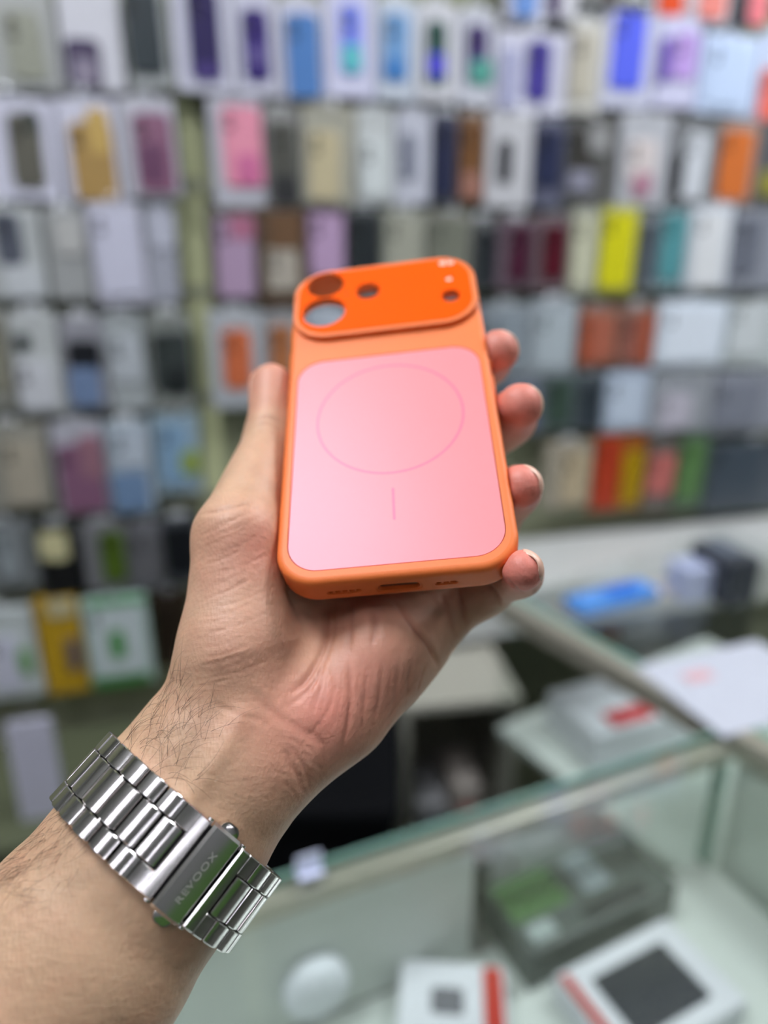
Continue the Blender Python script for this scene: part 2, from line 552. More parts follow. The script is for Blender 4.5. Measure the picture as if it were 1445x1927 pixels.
def surface_nets(h,lo,hi):
    lo=np.asarray(lo,float);n=np.ceil((np.asarray(hi)-lo)/h).astype(int)+1
    # coarse pass
    C=6; nc=n//C+2
    g=np.stack(np.meshgrid(*[lo[i]+np.arange(nc[i])*h*C for i in range(3)],indexing='ij'),-1).reshape(-1,3)
    dc=np.concatenate([sdf(g[i:i+400000]) for i in range(0,len(g),400000)]).reshape(nc)
    V=np.repeat(np.repeat(np.repeat(dc,C,0),C,1),C,2)[:n[0],:n[1],:n[2]].copy()
    near=np.abs(dc)<h*C*2.2
    N=np.repeat(np.repeat(np.repeat(near,C,0),C,1),C,2)[:n[0],:n[1],:n[2]]
    idx=np.argwhere(N)
    for i in range(0,len(idx),500000):
        j=idx[i:i+500000]; V[j[:,0],j[:,1],j[:,2]]=sdf(lo+j*h)
    S=V<0
    c=np.zeros(tuple(n-1),np.uint8)
    for a in (0,1):
        for b in (0,1):
            for e in (0,1):
                c+=S[a:n[0]-1+a,b:n[1]-1+b,e:n[2]-1+e]
    act=np.argwhere((c>0)&(c<8)); ids=np.full(tuple(n-1),-1,np.int32); ids[act[:,0],act[:,1],act[:,2]]=np.arange(len(act))
    acc=np.zeros((len(act),3));cnt=np.zeros(len(act))
    corners=[(a,b,e) for a in (0,1) for b in (0,1) for e in (0,1)]
    for i,A in enumerate(corners):
        for B in corners[i+1:]:
            if sum(abs(A[k]-B[k]) for k in range(3))!=1: continue
            va=V[act[:,0]+A[0],act[:,1]+A[1],act[:,2]+A[2]];vb=V[act[:,0]+B[0],act[:,1]+B[1],act[:,2]+B[2]]
            m=(va<0)!=(vb<0); t=np.where(m,va/np.where(m,va-vb,1),0)
            pt=np.array(A)+t[:,None]*(np.array(B)-np.array(A)); acc+=pt*m[:,None];cnt+=m
    verts=lo+(act+acc/cnt[:,None])*h
    quads=[]
    for ax in range(3):
        o=[0,0,0];o[ax]=1
        s0=S[:n[0]-o[0],:n[1]-o[1],:n[2]-o[2]];s1=S[o[0]:,o[1]:,o[2]:]
        e=np.argwhere(s0!=s1); u,v=(ax+1)%3,(ax+2)%3
        e=e[(e[:,u]>0)&(e[:,v]>0)&(e[:,u]<n[u]-1)&(e[:,v]<n[v]-1)]
        def gid(du,dv):
            q=e.copy();q[:,u]-=du;q[:,v]-=dv; return ids[q[:,0],q[:,1],q[:,2]]
        q=np.stack([gid(0,0),gid(1,0),gid(1,1),gid(0,1)],1)
        fl=s0[e[:,0],e[:,1],e[:,2]]
        q=np.where(fl[:,None],q,q[:,::-1]); quads.append(q)
    quads=np.concatenate(quads)
    for it in range(2):
        d=sdf(verts);gr=np.stack([sdf(verts+np.eye(3)[i]*.3)-sdf(verts-np.eye(3)[i]*.3) for i in range(3)],1)/.6
        L=np.maximum((gr*gr).sum(1),.2); verts=verts-gr*(np.clip(d,-h,h)/L)[:,None]*.9
    return verts,quads

VOX = 0.65
hv, hq = surface_nets(VOX, (-200, -270, -105), (62, 50, 14))
used = np.zeros(len(hv), bool); used[hq.ravel()] = True
remap = np.cumsum(used) - 1
hv = hv[used]; hq = remap[hq]
# vertex normals
def vnormals(v, q):
    fn = np.cross(v[q[:, 2]] - v[q[:, 0]], v[q[:, 3]] - v[q[:, 1]])
    nn = np.zeros_like(v)
    for i in range(4): np.add.at(nn, q[:, i], fn)
    return nn / np.maximum(np.linalg.norm(nn, axis=1), 1e-9)[:, None]
hn = vnormals(hv, hq)
eye = R.T @ (-T)
facing = np.einsum('ij,ij->i', hn, eye - hv) / np.linalg.norm(eye - hv, axis=1)
bvh = BVHTree.FromPolygons([tuple(x) for x in hv], [tuple(int(i) for i in f) for f in hq])
def hit(px, py):
    d = R.T @ np.array([(px - 722.5) / F, -(py - 963.5) / F, -1.0]); d /= np.linalg.norm(d)
    o = eye
    loc, nr, idx, dist = bvh.ray_cast(Vector(o), Vector(d))
    return None if loc is None else np.array(loc)
def seg_dist(pts, a, b):
    ab = b - a; t = np.clip((pts - a) @ ab / max(ab @ ab, 1e-9), 0, 1)
    q = pts - a - t[:, None] * ab
    return np.sqrt((q * q).sum(1)), t
crease_mask = np.zeros(len(hv))
disp = np.zeros(len(hv))
def spline(pts, n=8):
    pts = np.array(pts, float); out = []
    e = np.vstack([2 * pts[0] - pts[1], pts, 2 * pts[-1] - pts[-2]])
    for i in range(1, len(e) - 2):
        for k in range(n):
            t = k / n
            out.append(.5 * ((2 * e[i]) + (-e[i-1] + e[i+1]) * t + (2*e[i-1] - 5*e[i] + 4*e[i+1] - e[i+2]) * t**2 + (-e[i-1] + 3*e[i] - 3*e[i+1] + e[i+2]) * t**3))
    out.append(pts[-1]); return np.array(out)
def crease(pix, depth, width, tone=0.0):
    """A skin fold along a line on the palm, pressed into the surface."""
    p3 = [h for h in (hit(*q) for q in spline(pix, 5)) if h is not None]
    if len(p3) < 2: return
    p3 = np.array(p3)
    lo = p3.min(0) - 4 * width; hi = p3.max(0) + 4 * width
    sel = np.where(((hv > lo) & (hv < hi)).all(1))[0]
    if not len(sel): return
    best = np.full(len(sel), 1e9); along = np.zeros(len(sel))
    m = len(p3) - 1
    for i in range(m):
        d, t = seg_dist(hv[sel], p3[i], p3[i + 1])
        u = d < best; best[u] = d[u]; along[u] = (i + t[u]) / m
    fade = np.clip(np.minimum(along, 1 - along) * 5, 0, 1) * .85 + .15
    g = np.exp(-(best / width) ** 2) * fade
    lip = np.exp(-((best - 2.2 * width) / (1.3 * width)) ** 2) * fade
    disp[sel] += -depth * g + .08 * depth * lip
    crease_mask[sel] = np.maximum(crease_mask[sel], g * tone)
CREASES = [
 # life line along the thumb mound and the folds beside it
 ([(618, 1128), (616, 1180), (606, 1225), (578, 1275), (545, 1305)], .9, 1.1, .6),
 ([(632, 1130), (628, 1190), (612, 1240), (585, 1290), (540, 1330)], .55, .8, .4),
 ([(655, 1240), (660, 1300), (655, 1360), (640, 1420)], .4, .8, .5),
 ([(606, 1240), (604, 1290), (585, 1340)], .22, .7, .3),
 ([(625, 1250), (628, 1300), (610, 1350), (570, 1400)], .16, .6, .25),
 ([(690, 1250), (685, 1330), (680, 1390)], .2, .7, .3),
 ([(720, 1240), (715, 1300), (700, 1370)], .16, .7, .25),
 ([(748, 1240), (745, 1310), (725, 1370)], .18, .8, .25),
 ([(775, 1250), (765, 1310)], .3, .7, .25),
 ([(800, 1250), (785, 1300)], .3, .6, .25),
 # heart line under the little finger
 ([(745, 1135), (780, 1178), (805, 1210), (826, 1255)], 1.3, 1.2, .8),
 ([(700, 1135), (705, 1180), (700, 1215)], .6, 1.2, .35),
 ([(662, 1130), (660, 1180), (655, 1230)], .5, 1.0, .35),
 # little finger joints
 ([(862, 1105), (868, 1140), (878, 1178)], 1.0, .9, .8),
 ([(830, 1115), (842, 1150), (856, 1200)], .5, .9, .5),
 ([(918, 1098), (932, 1115), (946, 1138)], .8, .9, .7),
 ([(954, 1090), (968, 1105), (985, 1117)], .7, .7, .7),
 # wrist
 ([(470, 1300), (520, 1345), (570, 1375), (610, 1410), (600, 1470)], .35, 1.3, .35),
 ([(400, 1320), (450, 1345), (510, 1360)], .2, .9, .25),
 ([(530, 1405), (555, 1450), (575, 1490)], .4, 1.0, .35),
 ([(545, 1400), (572, 1445), (585, 1485)], .35, .8, .35),
 # thumb joint
 ([(482, 790), (505, 785), (528, 797)], .5, .8, .5),
 ([(480, 800), (505, 797), (530, 812)], .35, .7, .4),
 ([(368, 970), (420, 960), (480, 945)], .3, .8, .25),
]
rc = np.random.RandomState(3)
# fine parallel lines across the thumb mound
for i in range(22):
    y0 = 990 + i * 14.5 + rc.uniform(-4, 4)
    x0 = 372 + rc.uniform(-5, 40) - i * .8; x1 = min(x0 + rc.uniform(70, 150), 522)
    sl = -.42 + .1 * i / 26 + rc.uniform(-.06, .06)
    xm = (x0 + x1) / 2
    CREASES.append(([(x0, y0), (xm, y0 + sl * (xm - x0) + 5), (x1, y0 + sl * (x1 - x0))], rc.uniform(.04, .15), .42, .14))
for i in range(14):
    x0 = 590 + i * 14 + rc.uniform(-5, 5); y0 = rc.uniform(1230, 1270)
    CREASES.append(([(x0, y0), (x0 - 3, y0 + 45), (x0 - 16 + rc.uniform(-6, 6), y0 + rc.uniform(70, 110))], rc.uniform(.05, .13), .45, .14))
for i in range(12):
    x0 = 560 + rc.uniform(-12, 50); y0 = 1400 + i * 9
    CREASES.append(([(x0 - 28, y0 - 25), (x0, y0), (x0 + 12, y0 + 30)], rc.uniform(.08, .18), .45, .2))
for c in CREASES: crease(*c)
# tendons at the wrist and soft hollows
def bulge(pix, h, w):
    p3 = np.array([x for x in (hit(*q) for q in spline(pix, 6)) if x is not None])
    best = np.full(len(hv), 1e9)
    for i in range(len(p3) - 1):
        d, t = seg_dist(hv, p3[i], p3[i + 1]); best = np.minimum(best, d)
    disp[:] += h * np.exp(-(best / w) ** 2)
bulge([(360, 1500), (420, 1410), (455, 1350)], .9, 3.2)
bulge([(395, 1335), (440, 1355), (470, 1370)], .35, 5)
bulge([(330, 1460), (375, 1390), (400, 1340)], -.7, 4)
bulge([(520, 1240), (560, 1310), (590, 1370)], -1.0, 7)
hv2 = hv + hn * disp[:, None]
# skin tone: tan back and forearm, pinker palm and finger pads
pp = proj(hv)
def blob3(c, r): return np.exp(-(((hv - np.asarray(c)) ** 2).sum(1)) / (r * r))
tan = np.array(lin((200, 164, 133))); pink = np.array(lin((222, 146, 128))); red = np.array(lin((226, 112, 104))); pale = np.array(lin((212, 180, 154)))
wp = np.zeros(len(hv))
palm_c = [(P(600, 1340, 210), 22, .75), (P(700, 1270, 218), 22, .7), (P(690, 1170, 232), 24, .5), (P(470, 1060, 222), 24, .5), (P(480, 1170, 214), 24, .45), (P(560, 1180, 222), 22, .4), ((0, -30, -22), 45, .6)]
for c, r, k in palm_c: wp = np.maximum(wp, k * blob3(c, r))
rd = np.zeros(len(hv))
for tip, r, k in ((tipI, 12, .5), (tipM, 13, .6), (tipR, 12, .62), (tipP, 12, .58)):
    rd = np.maximum(rd, k * blob3(tip, r))
rd = np.maximum(rd, .35 * blob3(P(500, 1020, 222), 9))
rd = np.maximum(rd, .35 * blob3(P(640, 1330, 208), 13))
wp = np.maximum(wp, .75 * blob3(THUMB[0][3], 20))
for tip in (tipI, tipM, tipR, tipP): wp = np.maximum(wp, .9 * blob3(tip, 24))
pl = np.maximum(.05 * blob3(P(420, 900, 228), 22), .3 * blob3(P(400, 1130, 212), 20))
skin = tan * (1 - wp)[:, None] + pink * wp[:, None]
skin = skin * (1 - pl)[:, None] + pale * pl[:, None]
skin = skin * (1 - rd)[:, None] + red * rd[:, None]
skin = skin * (1 - .45 * crease_mask)[:, None] + np.array(lin((150, 72, 54))) * (.45 * crease_mask)[:, None]

def skin_material():
    m = bpy.data.materials.new('skin')
    m.use_nodes = True
    nt = m.node_tree; b = nt.nodes['Principled BSDF']; L = nt.links
    at = nt.nodes.new('ShaderNodeAttribute'); at.attribute_name = 'tone'
    tc = nt.nodes.new('ShaderNodeTexCoord')
    n1 = nt.nodes.new('ShaderNodeTexNoise'); n1.inputs['Scale'].default_value = 160; n1.inputs['Detail'].default_value = 5
    n2 = nt.nodes.new('ShaderNodeTexNoise'); n2.inputs['Scale'].default_value = 45; n2.inputs['Detail'].default_value = 3
    for n_ in (n1, n2): L.new(tc.outputs['Object'], n_.inputs['Vector'])
    r1 = nt.nodes.new('ShaderNodeMapRange'); r1.inputs[1].default_value = .3; r1.inputs[2].default_value = .7; r1.inputs[3].default_value = .93; r1.inputs[4].default_value = 1.06
    L.new(n1.outputs[0], r1.inputs[0])
    mu = nt.nodes.new('ShaderNodeMix'); mu.data_type = 'RGBA'; mu.blend_type = 'MULTIPLY'; mu.inputs[0].default_value = 1
    L.new(at.outputs['Color'], mu.inputs[6]); L.new(r1.outputs[0], mu.inputs[7])
    mb = nt.nodes.new('ShaderNodeMix'); mb.data_type = 'RGBA'; mb.blend_type = 'MIX'
    r2 = nt.nodes.new('ShaderNodeMapRange'); r2.inputs[1].default_value = .5; r2.inputs[2].default_value = .75; r2.inputs[3].default_value = 0; r2.inputs[4].default_value = .22
    L.new(n2.outputs[0], r2.inputs[0]); L.new(r2.outputs[0], mb.inputs[0]); L.new(mu.outputs[2], mb.inputs[6]); mb.inputs[7].default_value = lin((196, 120, 98)) + (1,)
    L.new(mb.outputs[2], b.inputs['Base Color'])
    b.inputs['Roughness'].default_value = .48
    b.inputs['Specular IOR Level'].default_value = .42
    b.inputs['Subsurface Weight'].default_value = .16
    b.inputs['Subsurface Radius'].default_value = (1.0, .35, .2)
    b.inputs['Subsurface Scale'].default_value = .0035
    # fine skin grain
    vo = nt.nodes.new('ShaderNodeTexVoronoi'); vo.inputs['Scale'].default_value = 1100
    mp = nt.nodes.new('ShaderNodeMapping'); mp.inputs['Scale'].default_value = (1, .45, 1); mp.inputs['Rotation'].default_value = (0, 0, .6)
    L.new(tc.outputs['Object'], mp.inputs[0]); L.new(mp.outputs[0], vo.inputs['Vector'])
    n3 = nt.nodes.new('ShaderNodeTexNoise'); n3.inputs['Scale'].default_value = 700; n3.inputs['Detail'].default_value = 4
    m3 = nt.nodes.new('ShaderNodeMapping'); m3.inputs['Scale'].default_value = (.35, 1.0, .6); m3.inputs['Rotation'].default_value = (0, 0, .35)
    L.new(tc.outputs['Object'], m3.inputs[0]); L.new(m3.outputs[0], n3.inputs['Vector'])
    ad = nt.nodes.new('ShaderNodeMath'); ad.operation = 'MULTIPLY_ADD'; ad.inputs[1].default_value = .5
    L.new(vo.outputs['Distance'], ad.inputs[0]); L.new(n3.outputs[0], ad.inputs[2])
    bp = nt.nodes.new('ShaderNodeBump'); bp.inputs['Strength'].default_value = .5; bp.inputs['Distance'].default_value = .00035
    L.new(ad.outputs[0], bp.inputs['Height']); L.new(bp.outputs[0], b.inputs['Normal'])
    return m
me = bpy.data.meshes.new('person')
me.from_pydata((hv2 * .001).tolist(), [], hq.tolist())
ca = me.color_attributes.new('tone', 'FLOAT_COLOR', 'POINT')
ca.data.foreach_set('color', np.concatenate([skin, np.ones((len(skin), 1))], 1).astype(np.float32).ravel())
person = link_mesh('person', me, skin_material(), None, True)
person.matrix_world = CASE_M
tag(person, 'left forearm and hand holding up the orange phone case', 'person')

# fingernails: curved plates on the back of the finger ends
m_nail = mat('nail', (236, 190, 168), 0.28, noise=0.03, spec=0.5)
def fingernail(tip, prev, dorsal, r, width_deg, length, over=1.2, lift=0.0):
    tip = np.array(tip, float); ax = tip - np.array(prev, float); ax /= np.linalg.norm(ax)
    dz = np.array(dorsal, float); dz -= ax * (dz @ ax); dz /= np.linalg.norm(dz)
    sx = np.cross(ax, dz)
    bm = bmesh.new(); nu, nv = 10, 8
    top, bot = [], []
    for i in range(nv + 1):
        f = i / nv; s = -length + f * (length + over * .3 + r * .72)
        rr = r * 1.0 + .25
        past = max(0.0, s)
        rad = math.sqrt(max(r * r - (past * .88) ** 2, .05)) + .12
        wd = math.radians(width_deg) * (1 - .25 * (1 - min(1, f * 3)) ** 2) 
        tr, br = [], []
        for j in range(nu + 1):
            g = (j / nu * 2 - 1); a = g * wd
            ss = s - (1.6 * g * g if f > .8 else 0) * (f - .8) * 5
            c = tip + ax * ss + (dz * math.cos(a) + sx * math.sin(a)) * (rad + lift)
            tr.append(bm.verts.new(c)); br.append(bm.verts.new(c - (dz * math.cos(a) + sx * math.sin(a)) * .4))
        top.append(tr); bot.append(br)
    for G in (top, bot):
        for i in range(nv):
            for j in range(nu): bm.faces.new((G[i][j], G[i][j+1], G[i+1][j+1], G[i+1][j]))
    for j in range(nu):
        bm.faces.new((top[0][j], top[0][j+1], bot[0][j+1], bot[0][j])); bm.faces.new((top[nv][j], top[nv][j+1], bot[nv][j+1], bot[nv][j]))
    for i in range(nv):
        bm.faces.new((top[i][0], top[i+1][0], bot[i+1][0], bot[i][0])); bm.faces.new((top[i][nu], top[i+1][nu], bot[i+1][nu], bot[i][nu]))
    return mm_bm('fingernail', bm, m_nail, person, True)
fingernail(tipI, FING['index'][0][2], (1, .5, .3), 7.9, 55, 7, .6)
fingernail(tipM, FING['middle'][0][2], (1, .35, 0), 8.0, 55, 8, .6)
fingernail(tipR, FING['ring'][0][2], (1, .45, 0), 7.1, 58, 8, 1.0)
fingernail(tipP, FING['pinky'][0][2], (1, .45, .1), 6.3, 58, 7, 1.2)
fingernail(THUMB[0][3], THUMB[0][2], (-1, .1, -.35), 8.6, 50, 9, .8)

# arm hair: single strands, thicker-set on the thumb side of the wrist
bm = bmesh.new()
rh = np.random.RandomState(11)
nrmtree = None
def strand(px, py, ang, ln, curl, rad):
    base = hit(px, py)
    if base is None: return
    loc, nr, idx, dist = bvh.find_nearest(Vector(base))
    nr = np.array(nr)
    d = R.T @ np.array([math.cos(ang), math.sin(ang), 0.0])
    d -= nr * (d @ nr)
    if np.linalg.norm(d) < .2: return
    d /= np.linalg.norm(d)
    sd = np.cross(nr, d)
    pts = []
    for i in range(7):
        t = i / 6
        up = math.sin(t * 2.4) * ln * .16
        pts.append(base + d * ln * t + sd * curl * ln * t * t + nr * (up + .05))
    tube(bm, pts, [rad * (1 - .6 * i / 6) for i in range(7)], 3, False)
for i in range(120):
    t = rh.uniform(0, 1); w = abs(rh.normal(0, .42))
    if w > 1: continue
    # band of skin from the thumb mound root down to the bracelet, densest at the outer edge
    ex, ey = 318 - 118 * t, 1262 + 132 * t
    px, py = ex + 4 + w * 150 * (.75 + .5 * t), ey + 3 + w * 125 * (.75 + .4 * t)
    strand(px, py, math.radians(rh.uniform(15, 100)), rh.uniform(5, 13), rh.uniform(-.9, .7), .048)
for i in range(110):
    t = rh.uniform(0, 1); w = abs(rh.normal(0, .3))
    ex, ey = 120 - 125 * t, 1508 + 128 * t
    px, py = ex + 2 + w * 110, ey + 2 + w * 100
    strand(px, py, math.radians(rh.uniform(190, 285)), rh.uniform(4, 9), rh.uniform(-.9, .9), .042)
hair = mm_bm('arm_hair', bm, mat('dark_hair', (58, 38, 26), 0.5), person)
tag(hair, 'dark fine arm hair', None, None, 'stuff')

# ------------------------------------------------------------------ steel bracelet round the wrist
BC = P(316, 1577, 215.5)
be2 = (eye - BC) / np.linalg.norm(eye - BC) * .85 + .15 * (R.T @ np.array([0, 0, 1.])); be2 /= np.linalg.norm(be2)
be1 = E1 - be2 * (E1 @ be2); be1 /= np.linalg.norm(be1)
bax = np.cross(be2, be1)                       # along the arm, towards the hand
BA, BB = 32.2, 25.6                            # half axes of the loop, on the middle of the links
def steel(name, rgb, rough, brush=0.12):
    m = bpy.data.materials.new(name); m.use_nodes = True
    nt = m.node_tree; b = nt.nodes['Principled BSDF']; L = nt.links
    b.inputs['Base Color'].default_value = lin(rgb) + (1,)
    b.inputs['Metallic'].default_value = 1
    tc = nt.nodes.new('ShaderNodeTexCoord'); mp = nt.nodes.new('ShaderNodeMapping')
    mp.inputs['Scale'].default_value = (5000, 60, 5000)
    nz = nt.nodes.new('ShaderNodeTexNoise'); nz.inputs['Scale'].default_value = 1; nz.inputs['Detail'].default_value = 2
    L.new(tc.outputs['Object'], mp.inputs[0]); L.new(mp.outputs[0], nz.inputs['Vector'])
    mr = nt.nodes.new('ShaderNodeMapRange'); mr.inputs[3].default_value = rough * .8; mr.inputs[4].default_value = rough * 1.3
    L.new(nz.outputs[0], mr.inputs[0]); L.new(mr.outputs[0], b.inputs['Roughness'])
    bp = nt.nodes.new('ShaderNodeBump'); bp.inputs['Strength'].default_value = brush; bp.inputs['Distance'].default_value = .0001
    L.new(nz.outputs[0], bp.inputs['Height']); L.new(bp.outputs[0], b.inputs['Normal'])
    return m
m_steel = steel('brushed_steel', (232, 228, 226), .15)
m_polish = steel('polished_steel', (234, 230, 228), .1, .03)
m_dark = mat('dark_pin', (60, 58, 60), .4, metal=1)
# arc table of the loop
TH = np.linspace(-math.pi, math.pi, 4001)
LX = BA * np.sin(TH); LY = BB * np.cos(TH)
ARC = np.concatenate([[0], np.cumsum(np.hypot(np.diff(LX), np.diff(LY)))]); ARC -= np.interp(0, TH, ARC); TOTAL = ARC[-1] - ARC[0]
def loop_matrix(s):
    """Frame on the bracelet: x along the loop, y along the arm, z outwards."""
    s = (s - ARC[0]) % TOTAL + ARC[0]
    th = np.interp(s, ARC, TH)
    c = BC + be1 * BA * math.sin(th) + be2 * BB * math.cos(th)
    x = be1 * BA * math.cos(th) - be2 * BB * math.sin(th); x /= np.linalg.norm(x)
    y = bax; z = np.cross(x, y)
    c = c * .001
    return Matrix(((x[0], y[0], z[0], c[0]), (x[1], y[1], z[1], c[1]), (x[2], y[2], z[2], c[2]), (0, 0, 0, 1)))
watch = empty('watch_bracelet', CASE_M)
tag(watch, 'steel link watch bracelet with folding clasp worn round the wrist', 'watch')
def profile_link(w, y0, y1, h=3.0, crown=.55, bev=.5, edge=.25):
    """One link: domed top, rounded shoulders, extruded across the band."""
    prof = []
    for i in range(9):
        a = i / 8 * 2 - 1
        prof.append((a * (w / 2 - bev), h / 2 + crown * (1 - a * a) - .0))
    sh = [(w / 2 - bev * .3, h / 2 - bev * .3), (w / 2, h / 2 - bev), (w / 2, -h / 2 + .3), (w / 2 - .3, -h / 2)]
    full = prof + sh + [(-x, z) for x, z in reversed(sh)]
    bm = bmesh.new()
    cx = 0
    rings = []
    for (y, k) in ((y0, edge), (y0 + edge, 0), (y1 - edge, 0), (y1, edge)):
        rings.append([bm.verts.new((x * (1 - k / (w / 2)), y, z - (k if z > 0 else -k) * .8)) for x, z in full])
    m = len(full)
    for a, b in zip(rings[:-1], rings[1:]):
        for i in range(m): bm.faces.new((a[i], a[(i + 1) % m], b[(i + 1) % m], b[i]))
    bm.faces.new(rings[0]); bm.faces.new(list(reversed(rings[-1])))
    bmesh.ops.recalc_face_normals(bm, faces=bm.faces)
    me = bpy.data.meshes.new('link'); bm.to_mesh(me); bm.free()
    me.transform(MM)
    me.polygons.foreach_set('use_smooth', [True] * len(me.polygons)); me.set_sharp_from_angle(angle=math.radians(38))
    me.materials.append(m_steel)
    return me
HB = 11.6; HC = 5.6; PITCH_L = 7.05
me_mid = profile_link(6.55, -HC + .1, HC - .1)
me_e1 = profile_link(6.55, HC + .12, HB)
me_e2 = profile_link(6.55, -HB, -HC - .12)
def put(name, me, s, parent=watch, dz=0.0):
    o = bpy.data.objects.new(name, me); col.objects.link(o); o.parent = parent
    o.matrix_local = loop_matrix(s) @ Matrix.Translation((0, 0, dz * .001))
    return o
def px_to_s(k):
    """Offset in pixels from the loop centre across the picture -> arc length."""
    return np.interp(k / 211.0, np.sin(TH[1000:3001]), ARC[1000:3001])
S_L = float(px_to_s(13))          # right end of the last middle link on the left of the clasp
S_R = float(px_to_s(131))         # start of the first middle link on the right of the clasp
n_left = int((TOTAL / 2 + S_L) / PITCH_L)
n_right = int((TOTAL / 2 - S_R) / PITCH_L)
for i in range(n_left):
    put('center_link', me_mid, S_L - PITCH_L * (i + .5))
    for me_ in (me_e1, me_e2): put('side_link', me_, S_L - 3.5 - PITCH_L * (i + .5))
for i in range(n_right):
    put('center_link', me_mid, S_R + PITCH_L * (i + .5))
    for me_ in (me_e1, me_e2): put('side_link', me_, S_R + 3.5 + PITCH_L * (i + .5))
# inner pins give the dark gaps
def bent_plate(s0, s1, y0, y1, z0, z1, bev=.25, seg=8):
    bm = bmesh.new()
    rings = []
    def fr(s, y, z):
        M = loop_matrix(s); return M @ Vector((0, y * .001, z * .001))
    sec = [(y0, z0), (y0, z1 - bev), (y0 + bev, z1), (y1 - bev, z1), (y1, z1 - bev), (y1, z0)]
    ss = [(s0, bev), (s0 + bev, 0)] + [(s0 + bev + (s1 - s0 - 2 * bev) * i / seg, 0) for i in range(1, seg)] + [(s1 - bev, 0), (s1, bev)]
    for s, k in ss:
        rings.append([bm.verts.new(fr(s, y, z - (k if z > (z0 + z1) / 2 else 0))) for y, z in sec])
    m = len(sec)
    for a, b in zip(rings[:-1], rings[1:]):
        for i in range(m): bm.faces.new((a[i], a[(i + 1) % m], b[(i + 1) % m], b[i]))
    bm.faces.new(rings[0]); bm.faces.new(list(reversed(rings[-1])))
    return bm
def bent(name, *a, m=None, parent=watch, **k):
    o = bm_obj(name, bent_plate(*a, **k), m or m_steel, parent)
    smooth_by_angle(o, 35)
    return o
bent('inner_band', S_R + 1, S_L - 1 + TOTAL, -HB + 1.2, HB - 1.2, -1.3, -.4, m=m_dark, seg=90)
bent('clasp_base', S_L - 1, S_R + 1, -HB + .8, HB - .8, -1.6, -.3, m=m_dark, seg=16)
sa, sb = float(px_to_s(15.5)), float(px_to_s(39))
ea = bent('end_link', sa, sb, -HB, HB, -1.4, 1.75, bev=.35)
for (y0, y1) in ((-HB, -HC - .12), (HC + .12, HB)): bent('end_link_arm', S_L - 3.5 - .25, sa + .4, y0, y1, -1.4, 1.9, parent=ea, bev=.3)
sc, sd = float(px_to_s(45)), float(px_to_s(104))
cover_w = bent('clasp_cover', sc, sd, -12.4, 12.4, -.4, 2.35, bev=.9, seg=12)
se, sf = float(px_to_s(109)), float(px_to_s(129.5))
eb = bent('end_link', se, sf, -HB, HB, -1.4, 1.8, bev=.4)
for (y0, y1) in ((-HB, -HC - .12), (HC + .12, HB)): bent('end_link_arm', sf - .4, S_R + 3.4, y0, y1, -1.4, 1.85, parent=eb, bev=.3)
# release buttons and hinge pins at the clasp sides
smid = (sc + sd) / 2
for sg in (1, -1):
    M = loop_matrix(smid)
    bm = bmesh.new()
    prism(bm, rrect(-3.0, 3.0, 9.5, 14.6, 2.2, 8) if sg > 0 else rrect(-3.0, 3.0, -14.6, -9.5, 2.2, 8), -1.6, .9, .3)
    for v in bm.verts: v.co = M @ (v.co * .001)
    o = bm_obj('release_button', bm, m_polish, watch); smooth_by_angle(o, 40)
    for s_ in (sc - 1.3, sd + 1.3):
        M2 = loop_matrix(s_)
        bm = bmesh.new()
        tube(bm, [M2 @ Vector((0, sg * 10.6 * .001, -.0002)), M2 @ Vector((0, sg * 12.3 * .001, -.0002))], .0010, 12)
        o = bm_obj('hinge_pin', bm, m_polish, watch); smooth_by_angle(o, 40)
# lettering on the clasp
fc = bpy.data.curves.new('lettering', 'FONT'); fc.body = 'REVOOX'; fc.size = 2.9; fc.align_x = 'CENTER'; fc.align_y = 'CENTER'; fc.space_character = 1.12; fc.extrude = .04
fo = bpy.data.objects.new('lettering_curve', fc); col.objects.link(fo)
dg = bpy.context.evaluated_depsgraph_get()
lm = bpy.data.meshes.new_from_object(fo.evaluated_get(dg)); bpy.data.objects.remove(fo); bpy.data.curves.remove(fc)
lm.transform(Matrix.Diagonal((1.15, .8, 1, 1)))
sl = smid + .1
for v in lm.vertices:
    # text runs along the arm (towards the hand), its top towards the left of the loop
    x, y, z = v.co
    v.co = loop_matrix(sl - y) @ Vector((0, (x - .8) * .001, (2.36 + z) * .001))
link_mesh('lettering', lm, mat('engraving', (196, 196, 186), .45, metal=.7), cover_w)
tag(bpy.data.objects[cover_w.name], 'smooth clasp cover engraved REVOOX')

# ------------------------------------------------------------------ the product wall: hanging phone-case packs in rows
m_hook = mat('hook_steel', (180, 182, 186), .3, metal=1)
m_rail = mat('wall_rail', (150, 152, 128), .6)
def matc(rgb, rough=.35, coat=0.0):
    return mat('print_%02x%02x%02x_%d' % (rgb[0], rgb[1], rgb[2], int(rough * 100)), rgb, rough, noise=.07, nscale=60, coat=coat)
